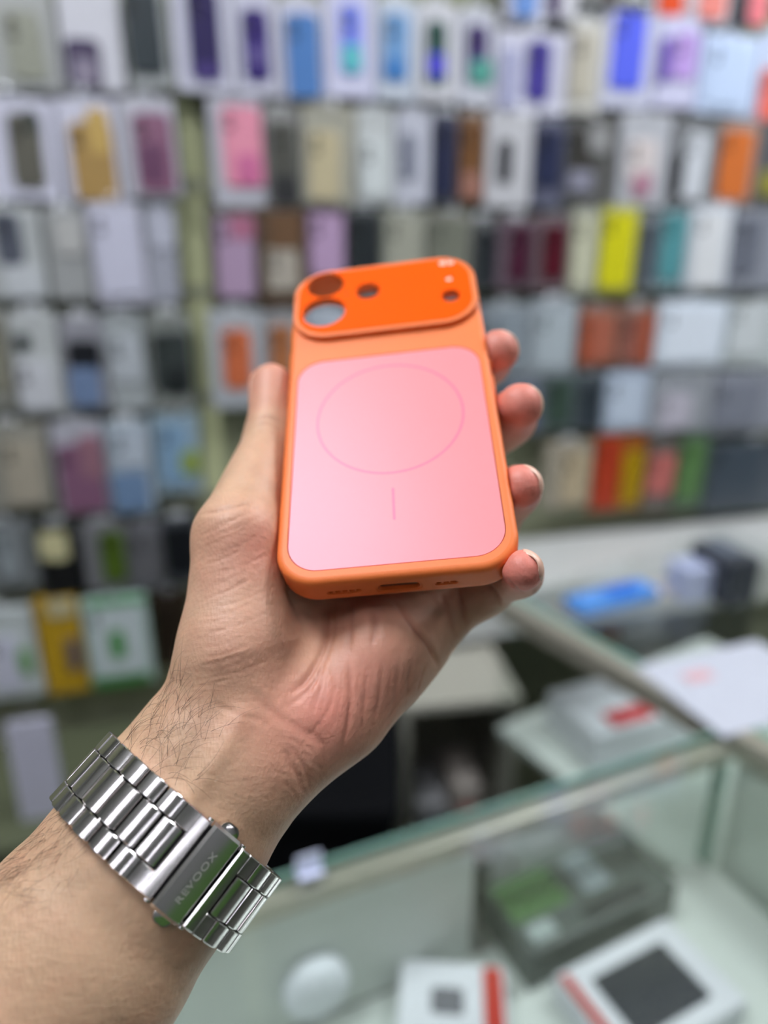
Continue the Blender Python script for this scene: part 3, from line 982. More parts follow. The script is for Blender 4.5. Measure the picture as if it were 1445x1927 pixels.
# wall uprights and horizontal rails that carry the hooks
for (px0, px1) in ((338, 392),):
    x0, _ = on_wall(px0, 500, .012); x1, _ = on_wall(px1, 500, .012)
    up = box('upright', x0, x1, -.014, -.0005, .35, 2.4, mat('upright_cream', (200, 204, 158), .55), None)
    up.parent = wall_back
for z in (1.93, 1.75, 1.565, 1.385, 1.19, 0.985, .80):
    r_ = box('rail', -1.9, 2.2, -.016, -.0005, z - .012, z + .012, m_rail, None)
    r_.parent = wall_back
ORD = ['first', 'second', 'third', 'fourth', 'fifth', 'sixth', 'seventh', 'eighth', 'ninth', 'tenth', 'eleventh', 'twelfth', 'thirteenth', 'fourteenth', 'fifteenth', 'sixteenth', 'seventeenth', 'eighteenth', 'nineteenth', 'twentieth']
TAB_ME = filled_curve_mesh('hang_tab', [rrect(-.016, .016, -.004, .013, .005, 3), circle_pts(0, .006, .0035, 12)], -.0006, .0006)
TAB_ME.transform(Matrix.Rotation(math.radians(90), 4, 'X'))
TAB_ME.materials.append(matc((215, 218, 220)))
def pack(px0, px1, py0, py1, body, arts, desc, off=.055, tilt=0.0, thick=.022):
    """One boxed phone case on its hook. arts: list of (px0, px1, py0, py1, colour), the first is the phone case itself."""
    cx, cz = on_wall((px0 + px1) / 2, (py0 + py1) / 2, off)
    xa, _ = on_wall(px0, (py0 + py1) / 2, off); xb, _ = on_wall(px1, (py0 + py1) / 2, off)
    _, za = on_wall((px0 + px1) / 2, py1, off); _, zb = on_wall((px0 + px1) / 2, py0, off)
    w, h = xb - xa, zb - za
    root = empty('phone_case_pack', ROOM @ Matrix.Translation((cx, -off, cz)) @ Matrix.Rotation(tilt, 4, 'Y'))
    tag(root, desc, 'phone case pack', 'phone case packs on the product wall')
    bm = bmesh.new(); add_box(bm, -w / 2, w / 2, 0, thick, -h / 2, h / 2, .003, 2)
    bm_obj('box', bm, matc(body), root)
    # hang tab with a round hole
    tb_ = bpy.data.objects.new('hang_tab', TAB_ME); col.objects.link(tb_); tb_.parent = root
    tb_.matrix_local = Matrix.Translation((0, thick * .5, h / 2))
    for i, (a0, a1, b0, b1, c) in enumerate(arts):
        xl, _ = on_wall(a0, (b0 + b1) / 2, off + .004); xr, _ = on_wall(a1, (b0 + b1) / 2, off + .004)
        _, zl = on_wall((a0 + a1) / 2, b1, off + .004); _, zt = on_wall((a0 + a1) / 2, b0, off + .004)
        lx0, lx1 = max(xl - cx, -w / 2 + .002), min(xr - cx, w / 2 - .002); lz0, lz1 = max(zl - cz, -h / 2 + .002), min(zt - cz, h / 2 - .002)
        if lx1 - lx0 < .006 or lz1 - lz0 < .006: continue
        bm = bmesh.new()
        prism(bm, rrect(lx0, lx1, lz0, lz1, .011 if i == 0 else .007, 3), 0, .0045 if i == 0 else .0055, .0012)
        for v in bm.verts: v.co = Vector((v.co.x, -v.co.z, v.co.y))
        pc = bm_obj('phone_case' if i == 0 else 'printed_patch', bm, matc(c, .3), root)
        if i == 0 and (lx1 - lx0) > .03 and (lz1 - lz0) > .07:
            d = tuple(int(x * .55) for x in c)
            for k in range(2):
                bm = bmesh.new()
                prism(bm, circle_pts(lx0 + .013, lz1 - .015 - .017 * k, .0065, 12), .0040, .0068, .0008)
                for v in bm.verts: v.co = Vector((v.co.x, -v.co.z, v.co.y))
                bm_obj('lens_ring', bm, matc(d, .3), pc)
    bm = bmesh.new()
    hk = [(cx, -.002, cz + h / 2 + .0065), (cx, -off - .02, cz + h / 2 + .0065), (cx, -off - .028, cz + h / 2 + .0095)]
    tube(bm, hk, .0022, 6)
    o = bm_obj('hook', bm, m_hook, None); o.parent = wall_back
    return root

WHT = (214, 214, 220); LAV = (206, 206, 222); GRY = (166, 168, 168); LGR = (190, 194, 196); DGR = (92, 96, 96)
ROWS = [
 ('cut-off top row', [
  (955, 1030, -110, 42, LAV, [(968, 1012, -60, 32, (110, 150, 215))], 'pale pack with sky-blue phone case'),
  (1034, 1090, -110, 38, WHT, [(1036, 1058, -60, 34, (66, 42, 92))], 'white pack with dark purple phone case'),
  (1100, 1225, -110, 8, GRY, [(1130, 1170, -60, 4, (120, 112, 110))], 'grey pack with taupe phone case'),
  (1232, 1300, -110, 40, WHT, [(1240, 1290, -60, 30, (226, 78, 28))], 'white pack with vivid red-orange phone case'),
  (1306, 1380, -110, 48, WHT, [(1318, 1370, -60, 36, (232, 138, 128))], 'white pack with salmon phone case'),
  (1386, 1450, -110, 52, (70, 66, 72), [(1414, 1450, -60, 48, (240, 132, 140))], 'dark pack with bright pink phone case'),
 ]),
 ('first full row', [
  (-60, 104, -70, 172, (168, 170, 168), [(10, 80, 20, 150, (150, 152, 138))], 'dull grey-green pack with olive-grey phone case'),
  (112, 228, -60, 172, (206, 206, 214), [(124, 190, 72, 162, (74, 64, 92)), (140, 182, 110, 160, (140, 132, 150))], 'white pack with plum-coloured lower print'),
  (234, 316, -70, 168, (160, 164, 164), [(238, 304, -20, 138, (44, 54, 58))], 'grey pack with dark slate phone case'),
  (326, 436, -60, 176, LAV, [(354, 414, -20, 150, (40, 30, 84)), (366, 412, 120, 150, (70, 54, 122))], 'white pack with large navy-purple phone case'),
  (442, 522, -20, 182, LAV, [(458, 506, 16, 152, (60, 44, 118)), (470, 500, 90, 120, (104, 92, 150))], 'white pack with violet phone case'),
  (528, 608, 0, 188, LAV, [(540, 602, 26, 184, (84, 130, 192))], 'white pack with cornflower-blue phone case'),
  (614, 706, -20, 186, (214, 214, 238), [(640, 682, 8, 140, (128, 142, 236)), (644, 680, 84, 136, (98, 196, 200))], 'lavender pack with blue and turquoise phone case'),
  (712, 784, 0, 190, (208, 216, 228), [(722, 768, 24, 152, (116, 160, 208)), (722, 766, 110, 152, (70, 130, 196))], 'white pack with two-tone light blue print'),
  (788, 860, 8, 192, WHT, [(804, 840, 38, 160, (38, 82, 72)), (804, 838, 100, 145, (76, 72, 206))], 'white pack with dark green and blue phone case'),
  (864, 932, 20, 200, (202, 204, 214), [(880, 918, 46, 156, (66, 48, 108)), (884, 926, 112, 158, (84, 160, 146))], 'white pack with purple and teal phone case'),
  (936, 1068, 60, 216, LAV, [(992, 1036, 76, 190, (70, 60, 148)), (945, 975, 90, 205, (170, 172, 204))], 'wide white pack with indigo phone case'),
  (1072, 1132, 40, 216, (206, 204, 196), [(1076, 1118, 60, 186, (188, 182, 166))], 'beige pack with sand phone case'),
  (1136, 1234, 24, 206, (204, 206, 226), [(1154, 1214, 14, 168, (92, 106, 236))], 'white pack with bright ultramarine phone case'),
  (1238, 1316, 30, 206, (206, 206, 232), [(1268, 1312, 60, 150, (190, 158, 224)), (1242, 1262, 70, 155, (110, 84, 178))], 'pale pack with lilac and violet print'),
  (1320, 1424, 66, 218, (204, 220, 246), [(1334, 1410, 80, 200, (196, 214, 242))], 'big pale-blue pack with icy phone case'),
  (1428, 1500, 60, 232, (204, 216, 240), [(1430, 1470, 128, 228, (240, 116, 100))], 'pale pack with coral phone case'),
 ]),
 ('second full row', [
  (-40, 108, 186, 378, LAV, [(18, 80, 212, 352, (100, 98, 88)), (45, 70, 205, 250, (60, 66, 60))], 'white pack with dark olive figure print'),
  (114, 226, 188, 382, LAV, [(136, 216, 230, 380, (170, 138, 84)), (165, 205, 205, 290, (196, 164, 96))], 'white pack with golden phone case'),
  (230, 334, 186, 374, (190, 190, 200), [(254, 326, 212, 362, (140, 98, 122)), (262, 310, 270, 345, (108, 70, 98))], 'grey-white pack with mauve phone case'),
  (398, 498, 186, 392, (188, 188, 198), [(420, 494, 200, 352, (232, 150, 172)), (445, 490, 290, 350, (206, 112, 156))], 'white pack with candy-pink phone case'),
  (502, 566, 205, 392, (150, 150, 148), [(508, 560, 230, 380, (84, 84, 78)), (510, 562, 330, 385, (52, 52, 54))], 'grey pack with charcoal phone case'),
  (570, 668, 200, 388, (168, 166, 152), [(582, 640, 246, 376, (196, 184, 150))], 'tan pack with beige phone case'),
  (672, 742, 205, 386, (196, 200, 200), [(680, 728, 262, 370, (210, 216, 216))], 'pale mint-white pack with clear phone case'),
  (746, 812, 210, 386, (196, 198, 210), [(756, 782, 250, 340, (122, 126, 142))], 'white pack with slim grey phone case'),
  (816, 860, 215, 382, (86, 88, 104), [(818, 854, 226, 370, (36, 40, 70))], 'dark pack with navy phone case'),
  (863, 912, 215, 384, (128, 100, 76), [(866, 908, 228, 372, (116, 78, 44)), (868, 906, 325, 375, (158, 112, 98))], 'brown pack with caramel phone case'),
  (916, 1002, 212, 392, (198, 198, 202), [(938, 964, 262, 345, (54, 54, 58))], 'white pack with small black phone case'),
  (1006, 1062, 225, 392, (96, 98, 118), [(1008, 1056, 240, 352, (40, 46, 76))], 'slate pack with dark navy phone case'),
  (1066, 1162, 222, 392, (92, 92, 90), [(1076, 1120, 240, 345, (62, 60, 56)), (1108, 1150, 240, 288, (150, 150, 150)), (1070, 1114, 320, 360, (140, 140, 156))], 'dark grey pack with white round sticker'),
  (1166, 1260, 214, 392, (184, 186, 192), [(1182, 1236, 262, 342, (214, 204, 202)), (1190, 1225, 325, 370, (178, 130, 148))], 'light grey pack with cream and rose print'),
  (1264, 1346, 225, 392, (120, 122, 124), [(1286, 1330, 250, 375, (206, 210, 216)), (1262, 1286, 290, 370, (46, 46, 48))], 'black and white pack with slanted print'),
  (1350, 1424, 228, 388, (166, 150, 140), [(1354, 1414, 244, 376, (210, 114, 54))], 'pack with burnt-orange phone case'),
  (1428, 1500, 228, 392, (92, 92, 96), [(1430, 1470, 320, 370, (150, 144, 64))], 'dark grey pack with mustard print'),
 ]),
 ('third full row', [
  (-40, 84, 392, 566, (180, 184, 184), [(-10, 40, 400, 500, (88, 92, 104)), (10, 80, 500, 560, (196, 200, 204))], 'grey-white pack with dark corner print'),
  (90, 168, 396, 566, (160, 162, 162), [(104, 156, 410, 480, (184, 184, 182))], 'mid-grey pack with pale phone case'),
  (172, 272, 384, 576, (190, 190, 204), [(180, 262, 396, 555, (202, 202, 220))], 'lavender-white pack with frosted phone case'),
  (276, 334, 392, 570, (162, 164, 176), [(280, 328, 400, 470, (184, 186, 200))], 'lavender-grey pack with dull phone case'),
  (394, 484, 392, 572, (98, 92, 90), [(408, 478, 412, 560, (176, 150, 178)), (430, 478, 405, 450, (176, 112, 138))], 'dark pack with lilac and rose phone case'),
  (488, 576, 396, 578, (98, 80, 66), [(502, 562, 466, 546, (176, 168, 156)), (505, 570, 400, 470, (112, 84, 62))], 'brown pack with cream round print'),
  (580, 652, 396, 570, (134, 116, 130), [(584, 646, 402, 520, (186, 156, 190))], 'mauve pack with orchid phone case'),
  (656, 716, 396, 560, (84, 88, 90), [(658, 712, 404, 520, (42, 46, 50))], 'dark pack with black phone case'),
  (720, 800, 398, 560, (150, 152, 140), [(728, 790, 408, 530, (164, 164, 150))], 'greenish-beige pack with stone phone case'),
  (804, 886, 400, 560, (134, 134, 124), [(812, 876, 410, 530, (120, 122, 110))], 'dull khaki pack with sage phone case'),
  (890, 932, 412, 548, (98, 100, 100), [(898, 930, 430, 540, (40, 44, 50))], 'narrow pack with black-blue phone case'),
  (936, 1000, 412, 548, (104, 88, 98), [(960, 996, 424, 530, (74, 26, 50))], 'plum pack with burgundy phone case'),
  (1004, 1070, 408, 548, (112, 94, 100), [(1022, 1064, 424, 526, (84, 16, 34))], 'rose-grey pack with dark red phone case'),
  (1074, 1124, 396, 556, (176, 178, 162), [(1078, 1118, 408, 540, (196, 196, 170))], 'cream pack with ivory phone case'),
  (1128, 1198, 390, 556, (176, 176, 96), [(1132, 1192, 400, 542, (212, 206, 30))], 'pack with bright yellow phone case'),
  (1202, 1238, 404, 548, (126, 132, 138), [(1204, 1234, 420, 530, (84, 92, 102))], 'narrow grey pack with slate phone case'),
  (1240, 1292, 396, 546, (140, 164, 170), [(1244, 1288, 404, 526, (86, 150, 156))], 'pack with teal phone case'),
  (1296, 1374, 386, 546, (208, 214, 222), [(1306, 1362, 400, 540, (222, 224, 226))], 'bright white pack with white phone case'),
  (1378, 1500, 396, 548, (142, 146, 156), [(1384, 1430, 410, 520, (108, 112, 124))], 'grey pack with steel-grey phone case'),
 ]),
 ('fourth full row', [
  (-60, 22, 590, 770, (150, 150, 142), [(-30, 15, 600, 740, (136, 134, 120))], 'olive-grey pack cut off by the picture edge'),
  (26, 116, 588, 782, (186, 190, 190), [(34, 104, 680, 770, (200, 202, 208)), (26, 56, 628, 660, (50, 56, 56))], 'white-grey pack with dark round spot'),
  (120, 198, 600, 774, (150, 150, 158), [(126, 190, 640, 700, (28, 30, 36)), (132, 190, 692, 764, (112, 132, 166))], 'black and steel-blue pack'),
  (202, 276, 592, 776, (164, 170, 172), [(208, 266, 630, 720, (180, 186, 192))], 'plain light grey pack'),
  (280, 362, 590, 776, (132, 136, 132), [(288, 358, 624, 738, (56, 62, 62)), (312, 358, 690, 742, (34, 38, 40))], 'grey pack with dark slanted phone case'),
  (396, 498, 586, 770, (176, 180, 186), [(420, 474, 620, 732, (204, 108, 70))], 'grey-white pack with rust-orange phone case'),
  (502, 574, 588, 770, (164, 164, 166), [(508, 552, 612, 706, (172, 110, 72))], 'grey pack with copper phone case'),
  (578, 660, 584, 770, (176, 184, 194), [(586, 652, 600, 750, (186, 194, 206))], 'pale blue-grey pack seen through the lower lens opening'),
  (664, 740, 580, 768, (160, 166, 172), [(672, 732, 600, 750, (170, 176, 182))], 'grey pack hidden behind the phone case'),
  (800, 900, 576, 760, (96, 102, 116), [(808, 890, 600, 740, (86, 92, 108))], 'slate pack seen through the right camera opening'),
  (908, 996, 574, 706, (146, 154, 160), [(918, 986, 590, 690, (138, 148, 156))], 'blue-grey pack beside the index finger'),
  (1000, 1084, 566, 706, (162, 170, 176), [(1010, 1076, 585, 690, (174, 184, 190))], 'pale blue-grey pack with frosted phone case'),
  (1088, 1162, 578, 690, (150, 116, 100), [(1092, 1156, 592, 682, (172, 100, 80)), (1092, 1112, 590, 684, (168, 82, 54))], 'pack with terracotta phone case'),
  (1166, 1232, 578, 690, (140, 112, 100), [(1170, 1226, 592, 682, (148, 92, 80)), (1204, 1228, 590, 684, (168, 84, 58))], 'brown pack with clay-coloured phone case'),
  (1238, 1366, 568, 690, (214, 224, 234), [(1250, 1352, 578, 680, (222, 230, 240))], 'large bright white pack'),
  (1370, 1500, 570, 690, (186, 194, 194), [(1376, 1440, 570, 670, (204, 210, 212))], 'pale grey-green pack by the picture edge'),
 ]),
 ('fifth full row', [
  (-50, 96, 800, 962, (148, 146, 136), [(8, 80, 830, 950, (170, 162, 146))], 'taupe pack with sandy phone case'),
  (104, 200, 796, 968, (176, 176, 186), [(112, 196, 836, 964, (132, 92, 118)), (150, 198, 820, 900, (150, 108, 122))], 'pack with mauve-purple phone case'),
  (204, 286, 796, 970, (166, 178, 188), [(212, 280, 810, 880, (182, 192, 204)), (212, 280, 890, 962, (112, 138, 172))], 'sky-blue pack with deeper blue foot'),
  (290, 378, 780, 930, (150, 170, 182), [(300, 356, 798, 912, (130, 162, 190)), (340, 384, 848, 892, (142, 160, 80))], 'light blue pack with lime spot'),
  (940, 1018, 712, 820, (120, 128, 136), [(950, 1010, 730, 812, (92, 96, 130))], 'slate pack just right of the middle finger'),
  (1022, 1084, 706, 812, (96, 108, 110), [(1030, 1076, 716, 800, (58, 76, 66))], 'dark green-grey pack'),
  (1088, 1134, 706, 812, (84, 92, 98), [(1096, 1130, 720, 806, (50, 58, 66))], 'narrow charcoal pack'),
  (1138, 1222, 700, 812, (170, 182, 198), [(1146, 1210, 712, 800, (190, 202, 218))], 'pale blue-white pack'),
  (1226, 1340, 700, 812, (150, 154, 160), [(1240, 1300, 740, 806, (186, 182, 194))], 'grey pack with pinkish white phone case'),
  (1344, 1500, 700, 812, (142, 146, 156), [(1350, 1430, 720, 800, (126, 130, 142))], 'grey-violet pack by the picture edge'),
 ]),
 ('sixth full row', [
  (-50, 70, 984, 1112, (118, 122, 124), [(-5, 30, 1000, 1090, (150, 158, 162))], 'grey pack with blue-grey phone case'),
  (74, 154, 988, 1124, (34, 36, 40), [(82, 150, 1040, 1116, (20, 20, 22)), (74, 128, 1002, 1056, (206, 200, 156))], 'black pack with cream round sticker'),
  (158, 238, 984, 1112, (122, 122, 126), [(190, 236, 1000, 1096, (76, 100, 30))], 'grey pack with olive-green phone case'),
  (242, 306, 984, 1112, (112, 112, 118), [(250, 300, 1000, 1096, (104, 104, 108))], 'plain dark grey pack'),
  (308, 376, 976, 1100, (66, 70, 76), [(312, 372, 990, 1080, (18, 20, 26))], 'dark pack with black phone case'),
  (1026, 1112, 834, 958, (156, 148, 132), [(1058, 1108, 852, 948, (178, 162, 134))], 'tan pack with biscuit phone case'),
  (1116, 1212, 818, 962, (148, 84, 34), [(1118, 1166, 826, 956, (172, 56, 30)), (1170, 1208, 850, 950, (166, 132, 10))], 'red and mustard-yellow box'),
  (1216, 1270, 830, 964, (104, 96, 90), [(1220, 1268, 856, 930, (190, 108, 102))], 'dark pack with dusty-pink phone case'),
  (1274, 1328, 820, 960, (84, 104, 84), [(1276, 1322, 832, 940, (88, 124, 74))], 'grey-green pack with leaf-green phone case'),
  (1332, 1500, 834, 960, (78, 86, 94), [(1340, 1430, 840, 940, (66, 76, 86))], 'wide dark slate pack'),
 ]),
 ('lowest row', [
  (-60, 74, 1150, 1318, (198, 206, 206), [(-20, 40, 1200, 1300, (206, 208, 224)), (34, 60, 1222, 1270, (112, 158, 96))], 'white box with small green leaf mark at the picture edge'),
  (76, 158, 1126, 1308, (190, 152, 34), [(86, 140, 1130, 1162, (198, 190, 152)), (126, 152, 1202, 1262, (104, 92, 96))], 'mustard-yellow box with purple mark'),
  (162, 284, 1126, 1292, (182, 206, 196), [(172, 274, 1140, 1270, (200, 212, 214)), (206, 236, 1186, 1240, (76, 146, 72)), (164, 280, 1126, 1140, (96, 166, 106)), (172, 282, 1274, 1290, (62, 128, 64))], 'white box with green border and leaf'),
  (288, 360, 1118, 1256, (46, 36, 26), [(292, 340, 1140, 1230, (34, 24, 16))], 'dark brown box beside the thumb mound'),
 ]),
]
for where, items in ROWS:
    for k, it in enumerate(items):
        d_ = it[6] + ', ' + ORD[k] + ' from left, ' + where
        pack(*it[:6], d_, off=.055 + .004 * (k % 3), tilt=random.uniform(-.03, .03))

# ------------------------------------------------------------------ glass counters and lower goods
TOPZ = 0.95
m_glass = glass_mat('counter_glass', (.965, .985, .975))
m_gedge = mat('green_glass_edge', (120, 160, 146), .15, noise=.05, coat=.5)
m_white = mat('white_laminate', (216, 222, 216), .4, noise=.03)
m_trim = mat('counter_trim', (176, 172, 158), .3, metal=.35)
A0 = on_level(515, 1655, TOPZ); A1 = on_level(1372, 1372, TOPZ)
du = (A1 - A0); du.z = 0; LEN = du.length; du.normalize()
ang = math.atan2(du.y, du.x)
CNT = Matrix.Translation((A1.x, A1.y, 0)) @ Matrix.Rotation(ang, 4, 'Z')       # x along the far edge (negative to the left), y away from the photographer
def cbox(name, *a, **k):
    return box(name, *a, **k)
ca_root = empty('glass_counter', CNT)
tag(ca_root, 'near glass display counter with green edges and white shelf', 'counter')
box('top_glass', -1.25, -.008, -.46, 0, TOPZ - .008, TOPZ, m_glass, ca_root)
box('glass_edge', -1.25, -.008, 0.0, .004, TOPZ - .009, TOPZ + .0005, m_gedge, ca_root)
box('edge_trim', -1.25, -.008, -.016, .0035, TOPZ - .028, TOPZ - .0095, m_trim, ca_root, bev=.002)
xb = (CNT.inverted() @ on_level(888, 1700, .84)).x
box('back_panel', -1.25, xb - .004, -.010, -.001, .78, TOPZ - .03, m_white, ca_root)
box('back_glass', xb, -.009, -.006, -.001, .78, TOPZ - .03, m_glass, ca_root)
box('shelf', -1.25, -.008, -.46, -.008, .76, .775, m_white, ca_root)
box('cabinet', -1.25, -.008, -.46, 0, .0, .755, m_white, ca_root, bev=.004)
box('side_glass', -.014, -.009, -.44, -.008, .78, TOPZ - .01, m_glass, ca_root)
box('side_glass_edge', -.022, -.0145, -.018, -.006, .78, TOPZ - .03, m_gedge, ca_root)

def local(px, py, z):
    p = on_level(px, py, z); q = CNT.inverted() @ p
    return q.x, q.y
# white board and dark package standing inside the counter
def inside_box(name, px, py, z, sx, sy, h, rot, m, label, cat, patches=()):
    x, y = local(px, py, z)
    r = empty(name, CNT @ Matrix.Translation((x, y, z)) @ Matrix.Rotation(rot, 4, 'Z'))
    tag(r, label, cat)
    box('carton', -sx / 2, sx / 2, -sy / 2, sy / 2, 0, h, m, r, bev=.003)
    for (n_, x0, x1, y0, y1, c) in patches:
        bm = bmesh.new(); prism(bm, rrect(x0, x1, y0, y1, .004, 3), h, h + .0012, .0004)
        bm_obj(n_, bm, matc(c), r)
    return r
SZ = .7755
m_boxw = mat('white_carton', (226, 228, 234), .35)
inside_box('product_box', 1215, 1900, SZ, .145, .10, .03, .05, m_boxw, 'white box with dark screen picture inside the near glass counter', 'box', [('screen_picture', -.045, .045, -.033, .030, (58, 60, 66)), ('red_stripe', -.070, -.060, -.045, .045, (190, 60, 50))])
inside_box('product_box', 850, 1926, SZ, .10, .075, .032, -.5, m_boxw, 'white box with red stripe at the bottom edge inside the near glass counter', 'box', [('red_stripe', .028, .046, -.034, .034, (196, 60, 48)), ('grey_print', -.02, .01, -.015, .01, (120, 120, 126))])
inside_box('product_box', 1085, 1735, SZ, .19, .085, .05, .04, mat('dark_carton', (84, 92, 88), .3), 'dark grey-green package lying inside the near glass counter', 'box', [('green_print', -.09, -.02, -.01, .038, (86, 122, 74)), ('pale_print', .0, .035, -.01, .038, (150, 162, 166)), ('dark_print', -.02, .06, -.038, -.02, (52, 56, 56)), ('pale_dot', -.085, -.055, -.035, -.016, (160, 172, 170))])
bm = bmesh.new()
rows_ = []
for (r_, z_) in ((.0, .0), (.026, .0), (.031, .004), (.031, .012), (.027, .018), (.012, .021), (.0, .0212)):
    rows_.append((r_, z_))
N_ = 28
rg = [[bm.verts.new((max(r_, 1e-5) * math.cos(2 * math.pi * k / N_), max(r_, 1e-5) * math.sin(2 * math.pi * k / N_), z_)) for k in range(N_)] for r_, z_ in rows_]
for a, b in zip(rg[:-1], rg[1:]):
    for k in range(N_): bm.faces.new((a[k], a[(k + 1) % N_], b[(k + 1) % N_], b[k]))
upright_disc = bm_obj('white_disc', bm, mat('white_gloss', (238, 242, 250), .2), None, True)  # plain white disc set upright against the back panel
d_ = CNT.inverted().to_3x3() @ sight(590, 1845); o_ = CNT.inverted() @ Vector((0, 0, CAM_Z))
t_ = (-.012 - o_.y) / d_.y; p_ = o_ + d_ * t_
upright_disc.matrix_world = CNT @ Matrix.Translation((p_.x, -.0105, max(p_.z, SZ + .0315))) @ Matrix.Rotation(math.radians(90), 4, 'X')
tag(upright_disc, 'round white disc leaning on the back panel of the near glass counter', 'charger')
# price tag on the far edge
x, y = local(578, 1630, TOPZ)
pt = empty('price_tag', CNT @ Matrix.Translation((x, y - .006, TOPZ)))
tag(pt, 'small white price tag standing on the glass counter edge', 'price tag')
box('card', -.011, .011, -.001, .001, .0, .018, matc((214, 220, 244)), pt)
box('foot', -.011, .011, -.008, .008, .0, .0015, matc((214, 220, 244)), pt)

# second counter: runs from the corner to the product wall
B0 = on_level(1445, 1395, TOPZ); B1 = on_level(972, 1132, TOPZ)
dv = B1 - B0; dv.z = 0; BL = dv.length; dv.normalize()
angb = math.atan2(dv.y, dv.x)
CNB = Matrix.Translation((B0.x, B0.y, 0)) @ Matrix.Rotation(angb, 4, 'Z')        # x along the edge towards the wall, -y to the right (over the counter)
cb_root = empty('glass_counter', CNB)
tag(cb_root, 'far glass display counter with pale metal edge running to the product wall', 'counter')
box('top_glass', -.45, BL + .02, -.55, 0, TOPZ - .008, TOPZ, m_glass, cb_root)
box('edge_trim', -.45, BL + .02, .0, .022, TOPZ - .030, TOPZ + .003, m_trim, cb_root, bev=.003)
box('glass_edge', -.45, BL + .02, -.010, -.0005, TOPZ + .0003, TOPZ + .004, m_gedge, cb_root)
box('front_panel', -.45, .02, .006, .014, .50, TOPZ - .032, m_white, cb_root)
box('front_glass', .02, BL + .02, .006, .010, .50, TOPZ - .032, m_glass, cb_root)
box('shelf', -.45, BL + .02, -.55, .004, .70, .712, m_white, cb_root)
box('cabinet', -.45, BL + .02, -.55, .004, .0, .49, m_white, cb_root, bev=.004)
def on_top(name, px, py, sx, sy, h, rot, m, label, cat, patches=(), z=TOPZ + .001):
    p = on_level(px, py, z)
    r = empty(name, Matrix.Translation(p) @ Matrix.Rotation(rot, 4, 'Z'))
    tag(r, label, cat)
    box('carton', -sx / 2, sx / 2, -sy / 2, sy / 2, 0, h, m, r, bev=min(.003, h * .3))
    for (n_, x0, x1, y0, y1, c) in patches:
        bm = bmesh.new(); prism(bm, rrect(x0, x1, y0, y1, .004, 3), h, h + .0012, .0004)
        bm_obj(n_, bm, matc(c), r)
    return r
on_top('paper_sheet', 1395, 1290, .20, .15, .004, .35, mat('white_paper', (192, 196, 208), .6), 'white paper sheets lying on the far glass counter', 'paper', [('pink_print', .05, .095, -.07, -.03, (236, 176, 222)), ('red_print', -.06, -.02, .02, .04, (214, 170, 176))])
on_top('cable_pack', 1150, 1135, .15, .045, .018, .45, mat('blue_blister', (88, 150, 226), .25), 'bright blue pack lying on the far glass counter', 'pack', [('dark_blue_print', -.01, .05, -.016, .018, (24, 104, 206))])
on_top('leaflet', 1225, 1115, .10, .05, .006, .3, mat('cream_paper', (206, 200, 196), .6), 'cream leaflet beside the blue pack on the far glass counter', 'paper')
on_top('gadget_box', 1292, 1120, .05, .05, .055, .3, mat('pale_lilac_carton', (186, 194, 222), .4), 'small pale lilac box standing on the far glass counter', 'box', [('label_print', -.015, .015, -.015, .015, (160, 170, 200))])
on_top('card_reader', 1352, 1118, .055, .09, .075, .3, mat('dark_plastic', (56, 60, 68), .35), 'dark grey device standing on the far glass counter', 'device', [('screen', -.018, .018, -.02, .03, (88, 96, 110))])
# ledge along the foot of the product wall on the right
x0_, z0_ = on_wall(905, 1035, .14); x1_, _ = on_wall(1445, 960, .14)
ledge = empty('wall_ledge', ROOM @ Matrix.Translation((0, 0, 0)))
tag(ledge, 'grey ledge running along the product wall above the far counter', 'shelf')
box('board', x0_ - .35, 1.75, -.26, -.02, .80, .83, mat('ledge_grey', (196, 198, 196), .45), ledge, bev=.003)
box('fascia', x0_ - .35, 1.75, -.275, -.261, .735, .832, mat('fascia_grey', (206, 208, 206), .4), ledge, bev=.002)
# things lower down between the counters
def low_box(name, px, py, z, sx, sy, h, rot, rgb, label, patches=(), cat='box'):
    return on_top(name, px, py, sx, sy, h, rot, matc(rgb), label, cat, patches, z=z)
def cabinet_on_floor(px0, px1, D, z1, depth, rgb, name, label, cat, shelves=0):
    p = Vector((0, 0, CAM_Z)) + sight(px0, 1400) * D; q = Vector((0, 0, CAM_Z)) + sight(px1, 1400) * D
    w = (q - p).xy.length
    M = Matrix.Translation((p.x, p.y, 0)) @ Matrix.Rotation(math.atan2(q.y - p.y, q.x - p.x) + YAW * .6, 4, 'Z')
    r = empty(name, M); tag(r, label, cat)
    m = matc(rgb, .6)
    box('back_board', 0, w, depth - .012, depth, .0, z1, m, r)
    box('side_board', 0, .014, 0, depth - .012, .0, z1, m, r); box('side_board', w - .014, w, 0, depth - .012, .0, z1, m, r)
    for k in range(shelves):
        z = z1 * (k / max(shelves - 1, 1)) * .97 + .005
        box('shelf', .014, w - .014, 0, depth - .012, z, z + .014, m, r)
    return r, w, M
